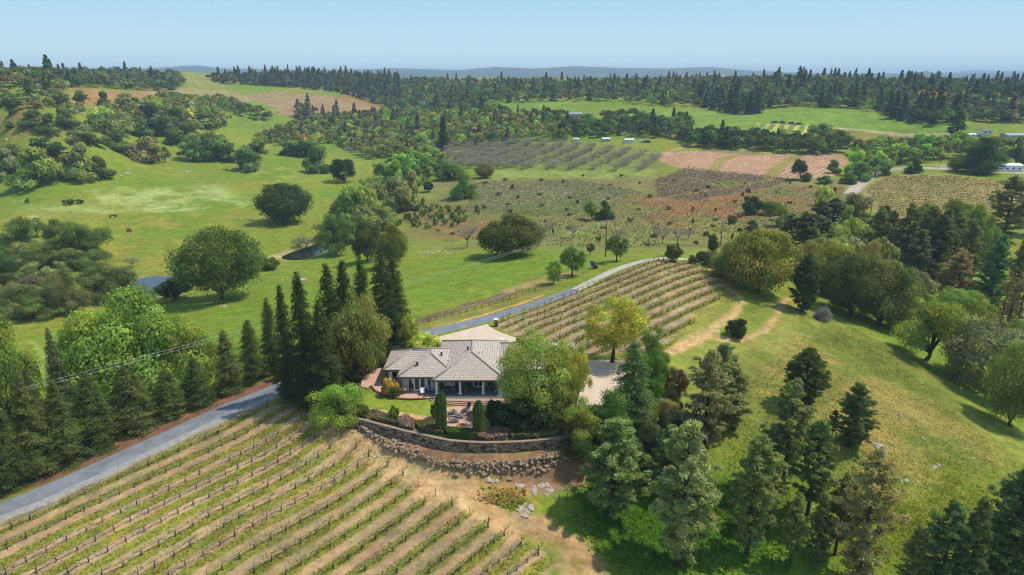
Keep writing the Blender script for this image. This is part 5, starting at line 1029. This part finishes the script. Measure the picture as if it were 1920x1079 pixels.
# grey shrub fields: too many and too small to count
def dots(name, px, p0, direc, per, step, col, label, h=.7, drop=.2):
    poly = region(px); d_ = np.array(direc)/np.hypot(*direc); nn_ = np.array([d_[1], -d_[0]]); P = []
    for a in range(-60, 61):
        for b in np.arange(-160, 160, step):
            x, y = np.array(p0)+nn_*a*per+d_*b+rng.normal(0, .25, 2)
            P.append((x, y))
    P = np.array(P); P = P[inside(P[:, 0], P[:, 1], poly) & (rng.random(len(P)) > drop)]; m_ = 7; Q = np.repeat(P, m_, 0); n_ = len(Q); dv = sph(n_)*np.array([.36, .36, .3]); z = np.array([hz(x, y) for x, y in P]); Q3 = np.stack([Q[:, 0]+dv[:, 0], Q[:, 1]+dv[:, 1], np.repeat(z, m_)+h*.5+dv[:, 2]*h], 1)
    V, F = quads(Q3, dv, .3, 1.4, None, .5); o = link(name, np_mesh(name, V, F, [LEAF], tint=np.repeat(np.repeat(.7+.6*rng.random((len(P), 1)), m_, 0)*np.ones((1, 3)), 4, 0))); o.color = (*lin(*col, .9), 1); tag(o, label, 'shrub field', kind='stuff')
dots('shrub_field', [(890,345),(1080,338),(1180,355),(1240,372),(1140,392),(1010,408),(870,398)], q0[:2], (.8,.45), 3.0, 1.2, (124,120,96), 'grey-green field of small shrubs in close rows')
dots('shrub_field', [(1228,340),(1290,314),(1500,338),(1440,352),(1300,378),(1232,372)], q1[:2], (.9,.3), 2.7, 1.1, (112,100,82), 'dark field of low shrubs in close rows')
dots('shrub_field', [(1180,380),(1300,380),(1480,350),(1590,352),(1540,420),(1420,460),(1250,440)], q1[:2], (.9,.3), 3.4, 1.4, (122,110,72), 'brown thin field of low shrubs in broken rows', drop=.3)
dots('shrub_field', [(1000,415),(1180,385),(1240,420),(1235,465),(1020,462)], q0[:2], (.8,.45), 3.4, 1.4, (118,118,76), 'olive thin field of low shrubs in broken rows', drop=.3)
# ------------------------------------------------------------------ grass tufts
def tufts(name, px, n_, h, col, label, world=None, cond=None):
    poly = np.array(world or region(px)); lo, hi = poly.min(0), poly.max(0); P = lo+(hi-lo)*rng.random((n_*3, 2)); wx = 4*fbm(P[:, 0], P[:, 1], 7, 3, 11); wy = 4*fbm(P[:, 0], P[:, 1], 7, 3, 12); P = P[inside(P[:, 0]+wx, P[:, 1]+wy, [tuple(p) for p in poly])]; dd, _ = seg_dist(P[:, 0], P[:, 1], [tuple(p) for p in poly]); P = P[rng.random(len(P)) < np.clip(dd/5, 0, 1)] if cond is None else P
    if cond is None: P = P[rng.random(len(P)) < np.clip(.6+1.3*fbm(P[:, 0], P[:, 1], 6, 3, 13), .05, 1)]
    if cond is not None: P = P[cond(P)]
    P = P[:n_]; n2 = len(P); z = np.array([hz(x, y) for x, y in P]); hh = h*(.5+rng.random(n2)); N = rng.normal(0, 1, (n2, 3)); N[:, 2] = abs(N[:, 2])+.9
    V, F = quads(np.stack([P[:, 0], P[:, 1], z+hh*.3], 1), N, hh*.9, 1.0, np.tile([[0, 0, 1.]], (n2, 1))+rng.normal(0, .45, (n2, 3)), .1)
    ai = np.clip(np.searchsorted(TH, np.arctan2(P[:, 0], P[:, 1])), 0, len(TH)-1); bi = np.clip(np.searchsorted(LR, np.log(np.hypot(P[:, 0], P[:, 1]))), 0, len(LR)-1)
    c = C[ai, bi]*(1.0+.5*rng.random((n2, 1))); o = link(name, np_mesh(name, V, F, [LEAF], tint=np.repeat(c, 4, 0))); tag(o, label, 'grass', kind='stuff')
def instrip(P):
    t = np.mod(((P-V0)@VN)/PER+.46, 1); return (t < .5) & (rng.random(len(P)) < .4+1.2*np.maximum(0, fbm(P[:, 0], P[:, 1], 5, 3, 5)+.3))
tufts('cover_crop', None, 60000, .20, (146,148,62), 'yellow-green cover crop grass between the rows of the lower vineyard', world=[tuple(np.array(p)) for p in VPOLY], cond=instrip)
def instrip2(P):
    t = np.mod(((P-U0)@UN)/2.9+.40, 1); return t < .5
tufts('cover_crop', None, 16000, .26, (144,146,66), 'pale green grass between the rows of the upper vineyard', world=V2P, cond=instrip2)
tufts('meadow_grass', [(1080,880),(1260,870),(1400,900),(1500,1079),(1140,1079),(1060,980)], 22000, .34, (104,150,44), 'lush bright grass in the shade of the pines')
tufts('meadow_grass', [(1380,700),(1560,600),(1650,640),(1920,860),(1920,1079),(1400,1079),(1340,850)], 42000, .17, (142,142,68), 'dry yellowish grass on the open slope')
tufts('meadow_grass', [(890,925),(960,915),(1000,945),(960,965),(900,952)], 4200, .4, (92,134,40), 'dark green patch of tall grass below the rubble wall')
# ------------------------------------------------------------------ garden plants, hedge, flowers
def bed(name, px, n_, h, cols, label, cat):
    poly = np.array(region(px)); lo, hi = poly.min(0), poly.max(0); P = lo+(hi-lo)*rng.random((n_*4, 2)); P = P[inside(P[:, 0], P[:, 1], [tuple(p) for p in poly])][:n_]; n2 = len(P); bump = .55+1.1*np.clip(fbm(P[:, 0], P[:, 1], 1.6, 3, 8)+.3, 0, 1)
    z = np.array([hz(x, y) for x, y in P])+h*bump*rng.random(n2)**.5; V, F = quads(np.stack([P[:, 0], P[:, 1], z], 1), np.tile([[0, -.3, .8]], (n2, 1)), .2, 1.2, None, .6)
    c = np.array([lin(*cols[i], 1.1) for i in rng.choice(len(cols), n2)])*(.75+.5*rng.random((n2, 1))); tag(link(name, np_mesh(name, V, F, [LEAF], tint=np.repeat(c, 4, 0))), label, cat, kind=None)
bed('flower_bed', [(745,793),(762,786),(778,796),(775,810),(750,808)], 2600, .9, [(196,150,148),(170,128,124),(112,116,66),(128,126,84)], 'pink flowering mound on the wall top near the small upright shrub', 'flower bed')
bed('flower_bed', [(880,826),(905,812),(935,808),(960,812),(950,827),(915,829)], 4200, .9, [(194,142,138),(168,122,120),(176,150,124),(116,112,64),(120,118,72)], 'long pink flowering bed on the wall top beside the hedge', 'flower bed')
bed('flower_bed', [(665,783),(690,772),(735,784),(745,800),(700,792)], 3500, .7, [(134,116,84),(112,118,62),(150,120,104)], 'brownish green planted bed between the gravel path and the wall', 'flower bed')
bed('flower_bed', [(775,794),(820,793),(835,803),(832,818),(790,812)], 3200, .7, [(120,112,64),(104,112,56),(140,108,84)], 'olive planted bed between the pink mound and the cypress', 'flower bed')
bed('flower_bed', [(955,812),(1000,806),(1040,806),(1045,820),(1005,825),(960,827)], 3500, .9, [(130,128,76),(116,114,66),(150,134,96)], 'dry olive planted bed at the end of the retaining wall', 'flower bed')
bed('flower_bed', [(918,785),(980,792),(1060,796),(1060,806),(960,808),(920,800)], 3000, .5, [(92,92,60),(78,84,54),(120,104,80)], 'dark ground cover bed under the silvery tree', 'flower bed')
hp = [at(u, v)[:2] for u, v in ((834,812),(900,818),(896,827.5),(838,822))]; hn = 5200; f = rng.random((hn, 2)); top = rng.random(hn) < .55
Q = np.array([hp[0]*(1-a)*(1-b)+hp[1]*a*(1-b)+hp[2]*a*b+hp[3]*(1-a)*b for a, b in np.where(top[:, None], f, np.stack([f[:, 0], np.round(f[:, 1])], 1))]); zz = np.where(top, 1.0, rng.random(hn)); 
V, F = quads(np.stack([Q[:, 0], Q[:, 1], zz*(.96+.08*rng.random(hn))], 1), np.where(top[:, None], [[0, 0, 1.]], [[0, -1., .2]]), .17, 1.2, None, .45); o = link('hedge', np_mesh('hedge', V, F, [LEAF], tint=np.repeat(.75+.5*rng.random((hn, 3))*[[1, 1, .8]], 4, 0))); o.color = (*lin(82,108,38,1.1), 1); tag(o, 'clipped green box hedge on the wall between the two cypresses', 'hedge')
# ------------------------------------------------------------------ garden furniture
CUSH = mat('grey_cushion', (.15, .13, .13), .9); IRON = mat('dark_iron', (.05, .045, .042), .6, .4); TANF = mat('tan_fabric', (.55, .47, .38), .9); TERR = mat('terracotta', (.36, .17, .1), .85)
def chair(x, y, z, rz, label, fab, group=None, lounge=False):
    e = tag(empty('garden_chair', (x, y, z), rz), label, 'chair', group); s_ = MB(); dp = 1.3 if lounge else .52; h = .34 if lounge else .44
    s_.box(-.28, .28, -dp/2, dp/2, h, h+.09); s_.build('seat', fab, e); b = MB(); k = .75 if lounge else .5; b.poly([(-.28, dp/2-.02, h+.05), (.28, dp/2-.02, h+.05), (.28, dp/2+.3*k+.02, h+k), (-.28, dp/2+.3*k+.02, h+k)]); b.poly([(-.28, dp/2+.06, h+.05), (-.28, dp/2+.3*k+.1, h+k), (.28, dp/2+.3*k+.1, h+k), (.28, dp/2+.06, h+.05)]); b.poly([(-.28, dp/2+.3*k+.02, h+k), (.28, dp/2+.3*k+.02, h+k), (.28, dp/2+.3*k+.1, h+k), (-.28, dp/2+.3*k+.1, h+k)]); b.build('backrest', fab, e)
    for sx in (-1, 1):
        for sy in (-1, 1): l = MB(); l.box(sx*.25-.025, sx*.25+.025, sy*(dp/2-.05)-.025, sy*(dp/2-.05)+.025, 0, h-.002); l.build('leg', IRON, e)
        l = MB(); l.box(sx*.3-.03, sx*.3+.03, -.24, .26, h+.22, h+.26); l.box(sx*.3-.025, sx*.3+.025, -.24, -.2, 0, h+.219); l.build('armrest', IRON, e)
def px0(u, v, z=.22): p = at_z(u, v, z); return p[0], p[1], z
chair(*px0(748, 738), 2.6, 'tan cushioned garden chair nearest the golden shrub on the terrace', TANF); chair(*px0(759, 737), 3.4, 'tan cushioned garden chair between the other tan chair and the glass doors', TANF)
def table(x, y, z, r, label, m):
    e = tag(empty('garden_table', (x, y, z)), label, 'table'); t = MB(); t.lathe([(r, .68), (r, .72)], sides=18); t.build('table_top', m, e)
    for k in range(4): l = MB(); l.tube([(.2*math.cos(k*1.571), .2*math.sin(k*1.571), .679), (r*.75*math.cos(k*1.571), r*.75*math.sin(k*1.571), 0)], [.025, .025], 5); l.build('leg', IRON, e)
table(*px0(798, 735), .6, 'white round garden table outside the glass doors', WHITE); chair(*px0(792, 741), .3, 'white chair drawn up to the white garden table', WHITE); chair(*px0(804, 739), 1.2, 'dark chair drawn up to the white garden table', IRON)
table(-9.4, 93.9, ZF, .55, 'dark dining table under the porch roof', IRON)
for k, (x, y, r_) in enumerate(((-10.2,94.1,1.6),(-8.7,94.2,-1.6),(-9.4,93.1,3.14),(-9.5,94.8,0))): chair(x, y, ZF, r_, 'dark chair set round the dining table under the porch roof', IRON, 'dark chairs round the porch table')
chair(-6.4, 94.4, ZF, 0, 'grey porch chair beside the double doors', CUSH); chair(-2.8, 94.3, ZF, .4, 'grey porch chair at the tree end of the porch', CUSH)
def planter(x, y, z, s, label, col=(70,100,44)):
    e = tag(empty('potted_plant', (x, y, z)), label, 'potted plant'); t = MB(); t.lathe([(.16*s, 0), (.26*s, .42*s), (.28*s, .45*s), (.22*s, .45*s), (.2*s, .4*s)]); t.build('pot', TERR, e, smooth=True); n2 = 260; d_ = sph(n2); P = d_*np.array([.35, .35, .42])*s*(.5+.5*rng.random((n2, 1)))+np.array([0, 0, .8*s]); V, F = quads(P, d_, .14*s, 1.3); o = link('foliage', np_mesh('foliage', V, F, [LEAF], tint=np.repeat(.7+.6*rng.random((n2, 3)), 4, 0)), e); o.color = (*lin(*col, 1.1), 1)
planter(-10.6, 93.6, ZF, 1.2, 'potted plant behind the first porch column'); planter(-6.9, 93.4, ZF, 1.5, 'tall potted plant beside the middle porch columns'); planter(-3.3, 94.6, ZF, 1.3, 'potted plant next to the porch double doors'); planter(*px0(818, 783, .03), 1.6, 'terracotta pot with a green plant at the lawn corner', (84,112,52)); planter(*px0(771, 734), 1.1, 'small potted plant outside the glass doors')
for k, (u, v, r_, lb) in enumerate(((848,777,1.9,'grey lounger on the brick patio nearest the steps'),(862,783,1.2,'grey lounger on the brick patio in the middle'),(852,792,1.6,'grey lounger on the brick patio beside the fire pit'),(882,778,-1.2,'dark lounger on the brick patio nearest the pink bed'),(884,788,-1.9,'dark lounger on the brick patio by the second cypress'),(873,772,-.6,'dark lounger just below the curved steps'))): x, y, z = px0(u, v, .03); chair(x, y, z, r_, lb, CUSH if k < 3 else IRON, None, True)
e = tag(empty('fire_pit', px0(866, 801, .03)), 'round brick fire pit on the brick patio between the cypresses', 'fire pit'); t = MB(); t.lathe([(.75, 0), (.75, .28), (.5, .28), (.48, .05)], sides=20); t.build('rim', TERR, e, smooth=False); t = MB(); t.lathe([(.46, .02), (.3, .12), (.05, .16)], sides=12); t.build('ember_bed', mat('ash', (.13, .09, .07), 1), e)
# white dish, pillar, boulder, rocks, logs
p = at(938, 652); e = tag(empty('satellite_dish', tuple(p)), 'round white dish on a short post among the bushes behind the house', 'dish'); t = MB(); t.tube([(0, 0, 0), (0, 0, 1.0)], [.06, .05]); t.build('post', DARK, e); t = MB(); t.lathe([(.02, .0), (.4, .06), (.62, .2), (.64, .22), (.4, .12), (.02, .04)], sides=20); o = t.build('dish', WHITE, e, (0, 0, 1.1), True); o.rotation_euler = (.9, .15, 0)
p = at(930, 612); e = tag(empty('gate_pillar', tuple(p)), 'square stone pillar with a pale cap at the parking court entrance', 'pillar'); t = MB(); t.box(-.35, .35, -.35, .35, -.2, 1.35); t.build('shaft', WALLM, e); t = MB(); t.box(-.42, .42, -.42, .42, 1.352, 1.5); t.build('cap', WHITE, e)
p = at(1115, 503); V, F = rock_verts(1.15, 5, 1.0); o = link('boulder', np_mesh('boulder', V*np.array([.9, .9, 1.25])+np.array([0, 0, .7]), F, [mat('dark_rock', (.10, .085, .09), .9, .1, (3, .6), (4, .6, .15))])); o.location = p; tag(o, 'dark tall boulder on a gravel ring beside the driveway', 'boulder')
RMS = [np_mesh('rock', *rock_verts(.5, 100+i, .7), [ROCK]) for i in range(6)]
def rocks(spots, label, group, smin, smax, cat='rock', m=None):
    for (u, v) in spots:
        p = at(u, v); o = link('rock', RMS[int(rng.integers(6))]); o.location = (p[0], p[1], p[2]-.05); o.rotation_euler = (0, 0, rng.random()*6); s = smin+(smax-smin)*rng.random(); o.scale = (s, s*.9, s*.8); tag(o, label, cat, group)
rocks([(1000+i*3.3+rng.normal(0, 4), 915+abs(i-5)*1.0+rng.normal(0, 5)) for i in range(11)]+[(983+rng.normal(0, 8), 948+i*2+rng.normal(0, 2)) for i in range(12)]+[(968, 910), (975, 913), (980, 910), (920, 902), (926, 901), (933, 902), (915, 900)], 'brown loose rock tumbled on the bare slope below the rubble wall', 'loose rocks below the rubble wall', .5, 1.3)
rocks([(1650,838),(1658,842),(1644,835)], 'pale boulder in the cluster beside the dark full pine', 'pale boulders beside the dark full pine', 1.2, 2.4)
rocks([(1690,780),(1697,784),(1716,788),(1684,778),(1732,822),(1718,870),(1752,876),(1760,872),(1722,905),(1768,914),(1800,843),(1825,858),(1830,860),(1700,902),(1560,648),(1478,652),(1482,653),(1470,626),(1475,622),(1420,790),(1428,793),(1450,978),(1455,985),(1340,870)], 'small pale rock lying on the dry open slope', 'pale rocks on the open slope', .35, 1.1)
rocks([(560+i*4+rng.normal(0, 2), 525+rng.normal(0, 4)) for i in range(4)]+[(530,526),(538,524),(420,575),(414,573)], 'pale rock on the meadow between oak and redwoods', 'pale rocks on the meadow', .9, 2.4)
rocks([(232,322),(238,326),(228,330),(268,332),(240,318),(318,316),(350,322),(360,318),(410,312),(20,258),(40,252),(12,262),(70,248),(80,246),(95,250)], 'white rock outcrop on the rising meadow', 'white rock outcrops on the rising meadow', 1.5, 3.2)
rocks([(778+rng.random()*75, 474+rng.normal(0, 2)) for i in range(16)], 'white rock in the low line across the meadow behind the redwoods', 'white rocks lined across the meadow', .7, 1.5)
for k, (u, v, a, L_) in enumerate(((1650,602,.5,5.5),(1664,612,.2,4.5),(1642,606,.9,4),(1668,618,-.3,3.5),(1655,616,.7,3))):
    p = at(u, v); t = MB(); t.tube([(-L_/2, 0, .15), (-L_/6, .12, .22), (L_/4, -.1, .2), (L_/2, .1, .15)], [.22, .2, .16, .08], 7); t.tube([(0, 0, .2), (.8, .7, .4)], [.1, .04], 5); o = t.build('fallen_log', BARK_GREY, None, tuple(p), True); o.rotation_euler = (0, 0, a); tag(o, 'grey fallen log in the pile at the thicket edge', 'log', 'fallen logs at the thicket edge')
# ------------------------------------------------------------------ utility poles and wires
POLEW = mat('pole_wood', (.15, .11, .085), .9, .1, (3, .3)); INSU = mat('insulator', (.5, .5, .5), .4)
def pole(p, h, label, rz=0.0, arms=1, cat='utility pole'):
    e = tag(empty('utility_pole', tuple(p), rz), label, cat); t = MB(); t.tube([(0, 0, -.5), (0, 0, h*.5), (0, 0, h)], [.17, .15, .12], 8); t.build('pole', POLEW, e, smooth=True)
    for k in range(arms):
        z = h-.35-k*1.0; t = MB(); t.box(-1.1, 1.1, -.19, -.122, z, z+.12); c_ = t.build('crossarm', POLEW, e)
        for x in (-1, -.4, .4, 1): t = MB(); t.lathe([(.03, 0), (.06, .04), (.03, .1), (.05, .16)], (x, -.155, z+.12), 8); t.build('insulator', INSU, c_)
    t = MB(); t.lathe([(.16, h*.76), (.2, h*.765), (.2, h*.83), (.16, h*.835)], (.0, -.35, 0), 10); t.build('transformer', INSU, e) if arms > 1 else None
    return e
pp = at(1135, 482); hp_ = topz(pp, 412)-pp[2]; pole(pp, hp_, 'tall wooden utility pole beside the driveway bend and the round young trees', .9, 1)
ppb = np.array([-63.0, 80.0, 0]); ppb[2] = hz(-63, 80); zb = 7.2; pole(ppb, zb-ppb[2]+.4, 'wooden utility pole hidden among the roadside redwoods', .9)
for u, vb, vt, lb in ((1351,462,417,'wooden utility pole behind the golden domed oaks'),(1468,425,382,'wooden utility pole in the brown field by the mixed thicket'),(1528,388,358,'leaning wooden utility pole below the red striped field'),(1632,402,352,'thin wooden pole at the corner of the far vineyard')):
    p = at(u, vb); pole(p, topz(p, vt)-p[2], lb, .6)
def wire(a, b, sag, r, label, group=None):
    P = [np.array(a)*(1-t)+np.array(b)*t-np.array([0, 0, sag*4*t*(1-t)]) for t in np.linspace(0, 1, 40)]; t = MB(); t.tube(P, [r]*40, 4); tag(t.build('power_line', WIRE), label, 'wire', group)
for dx, lb in ((-.55, 'pale power line strung from the pole to the redwoods, upper one'), (.55, 'pale power line strung from the pole to the redwoods, lower one')):
    wire((pp[0]+dx*.7, pp[1]-dx*.6, pp[2]+hp_-.25), (ppb[0]+dx*.7, ppb[1]-dx*.8, zb+.05), 1.2, .015, lb)
# ------------------------------------------------------------------ distant buildings and vehicles
PALER = mat('pale_roof', (.66, .68, .70), .5, .4, (1, .08)); GREYR = mat('grey_roof', (.28, .31, .33), .6, .3, (1, .1)); DARKR = mat('dark_roof', (.14, .13, .135), .7, .2); TANW = mat('tan_wall', (.45, .40, .34), .9); WHW = mat('white_wall', (.74, .75, .76), .7, .2, (.6, .05)); GARD = mat('garage_door', (.50, .50, .52), .6)
def building(u, v, w_, d_, h, rz, roofm, wallm, label, pitch=.35, gable=True, nwin=3, name='farm_building', cat='building', door=True):
    p = at(u, v); e = tag(empty(name, (p[0], p[1], p[2]), rz), label, cat); hw, hd = w_/2, d_/2; t = MB(); t.box(-hw, hw, 0, d_, -.8, h)
    if gable: t.poly([(-hw, 0, h), (-hw, d_, h), (-hw, hd, h+hd*pitch)][::-1]); t.poly([(hw, 0, h), (hw, d_, h), (hw, hd, h+hd*pitch)])
    t.build('wall', wallm, e); r = MB(); o = .5; zt = h+hd*pitch+.06; ze = h-o*pitch+.06
    for zz in (0, -.14): r.poly([(-hw-o, -o, ze+zz), (hw+o, -o, ze+zz), (hw+o, hd, zt+zz), (-hw-o, hd, zt+zz)]); r.poly([(-hw-o, hd, zt+zz), (hw+o, hd, zt+zz), (hw+o, d_+o, ze+zz), (-hw-o, d_+o, ze+zz)])
    r.poly([(-hw-o, -o, ze-.14), (hw+o, -o, ze-.14), (hw+o, -o, ze), (-hw-o, -o, ze)]); r.build('roof', roofm, e)
    for k in range(nwin):
        x = -hw+w_*(k+.5)/nwin
        f = MB(); f.box(x-.6, x+.6, -.05, .0, 1.0, 2.1); ff = f.build('window', WHITE, e); g = MB(); g.box(x-.5, x+.5, -.07, -.052, 1.1, 2.0); g.build('pane', GLASS, ff)
    if door: f = MB(); f.box(-hw+w_*.08, -hw+w_*.08+1.1, -.045, 0, 0, 2.1); f.build('door', GARD, e)
    return e
building(1888, 322, 15, 7, 3.2, -.08, PALER, WHW, 'long low white building at the gravel yard behind the big dark oak', .22, nwin=5)
building(1845, 320, 6, 6, 2.8, -.05, PALER, WHW, 'small white building next to the long white one', .2, nwin=2)
building(1078, 221, 12, 7, 3.0, .05, GREYR, TANW, 'tan house with a long grey metal roof in the valley woods', .3, nwin=4, name='house', cat='house')
building(1072, 235, 9, 4, 2.2, .0, PALER, TANW, 'pale roofed low shed in front of the grey roofed house', .2, nwin=2); building(1104, 221, 7, 6, 2.6, -.1, DARKR, TANW, 'dark roofed wing beside the grey roofed house', .3, nwin=2)
building(1137, 266, 5, 4, 2.0, .1, PALER, TANW, 'small shed with a lilac white roof below the valley woods', .3, nwin=1); building(1180, 268, 5.5, 4, 2.0, .05, PALER, WHW, 'white shed beside the lilac roofed shed', .3, nwin=2); building(1080, 266, 3.5, 3, 1.9, 0, PALER, WHW, 'small white hut at the orchard corner', .3, nwin=1)
building(1820, 258, 12, 5, 1.8, .05, PALER, WHW, 'long shed with a white roof below the wooded ridge', .2, nwin=4); building(1851, 254, 6, 5, 2.6, 0, DARKR, WHW, 'dark roofed shed next to the long white roofed shed', .3, nwin=2); building(1906, 260, 12, 6, 2, .1, GREYR, TANW, 'low greenhouse shed with a grey roof beyond the yard', .3, nwin=0)
building(655, 284, 4.5, 3.5, 1.8, .2, DARKR, TANW, 'small dark roofed barn at the meadow edge near the valley woods', .3, nwin=1)
TYRE = mat('tyre', (.03, .03, .03), .8)
def vehicle(u, v, rz, paint_, label, group=None, L_=4.6, h=1.5):
    p = at(u, v); e = tag(empty('parked_car', tuple(p), rz), label, 'car', group); t = MB(); n = [(-L_/2, .35), (-L_/2, .85), (-L_*.3, .95), (-L_*.18, h), (L_*.28, h), (L_*.42, .98), (L_/2, .8), (L_/2, .35)]
    k = len(n); b0 = len(t.v); t.v += [(x, -.88, z) for x, z in n]+[(x, .88, z) for x, z in n]; t.f += [[b0+i for i in range(k)], [b0+k+i for i in range(k)][::-1]]+[[b0+i, b0+k+i, b0+k+(i+1) % k, b0+(i+1) % k] for i in range(k)]; t.m += [0]*(k+2); t.build('body', paint_, e)
    g = MB(); g.box(-L_*.15, L_*.26, -.89, .89, 1.0, h-.12); g.build('window', GLASS, e)
    for sx in (-.31, .31):
        for sy in (-1, 1): w_ = MB(); w_.tube([(sx*L_, sy*.8, .33), (sx*L_, sy*.93, .33)], [.33, .33], 12); w_.build('wheel', TYRE, e)
CB = mat('dark_paint', (.03, .035, .045), .25, .5); CW = mat('white_car_paint', (.7, .7, .7), .3, .5)
vehicle(1796, 312, .2, CB, 'dark car parked in the gravel yard'); 
for u, v in ((1452,231),(1466,231.5),(1483,233),(1497,234)): vehicle(u, v, .1, CB, 'dark car parked above the pale striped vineyard', 'dark cars above the striped vineyard')
vehicle(1205, 267, 0, CW, 'white car beside the white sheds'); vehicle(1213, 268, .3, CB, 'dark car beside the white car at the sheds')
# grazing animals on the meadow
def cow(u, v, rz, col, label, grazing=True):
    p = at(u, v); m_ = mat('hide', col, .9, .1, (2, .2)); S = [((-.85,0,1.2),.30,-1),((-.3,0,1.18),.38,0),((.35,0,1.16),.37,1),((.8,0,1.22),.27,2),((1.15,0,1.05),.17,3),((1.45,0,.55),.13,4),((1.62,0,.22),.09,5),((-1.02,0,1.15),.06,0),((-1.08,0,.55),.04,7)]
    par = [-1,0,1,2,3,4,5,0,7]; vs = [q_[0] for q_ in S]; rd = [q_[1] for q_ in S]
    for x, par_ in ((-.75, 0), (.7, 3)):
        for sy in (-1, 1):
            i = len(vs); vs += [(x, sy*.22, .85), (x+(.06 if x > 0 else -.1), sy*.22, .45), (x, sy*.22, .02)]; rd += [.15, .085, .075]; par += [par_, i, i+1]
    me = bpy.data.meshes.new('cow'); me.from_pydata(vs, [(par[i], i) for i in range(1, len(vs))], []); me.materials.append(m_); o = link('cow', me); o.location = p; o.rotation_euler = (0, 0, rz)
    md = o.modifiers.new('skin', 'SKIN'); 
    grow(o, rd)
    sb = o.modifiers.new('sub', 'SUBSURF'); sb.levels = 1; sb.render_levels = 1
    tag(o, label, 'cow'); return o

def grow(o, rd):
    me = o.data
    if not me.skin_vertices:
        bm_ = __import__('bmesh').new(); bm_.from_mesh(me); lay = bm_.verts.layers.skin.verify(); bm_.verts.ensure_lookup_table()
        for v, r_ in zip(bm_.verts, rd): v[lay].radius = (r_, r_)
        bm_.verts[1][lay].use_root = True; bm_.to_mesh(me); bm_.free()
cow(243, 435, 2.6, (.34, .15, .06), 'reddish brown cow grazing on the open meadow'); cow(212, 409, .6, (.05, .045, .04), 'dark cow on the bright meadow above the brown cow')
# ------------------------------------------------------------------ air
hm = bpy.data.materials.new('haze_air'); hm.use_nodes = True; t = hm.node_tree
for n_ in list(t.nodes): t.nodes.remove(n_)
out = t.nodes.new('ShaderNodeOutputMaterial'); pv = t.nodes.new('ShaderNodeVolumePrincipled'); pv.inputs['Color'].default_value = (.66, .86, 1.0, 1); pv.inputs['Density'].default_value = 0.00016; pv.inputs['Anisotropy'].default_value = 0.0
t.links.new(pv.outputs[0], out.inputs['Volume'])
mb = MB(); mb.box(-14500, 14500, -14500, 14500, float(H.min())-1.5, max(130.0, float(H.max())+5)); tag(mb.build('haze', hm), kind='stuff')
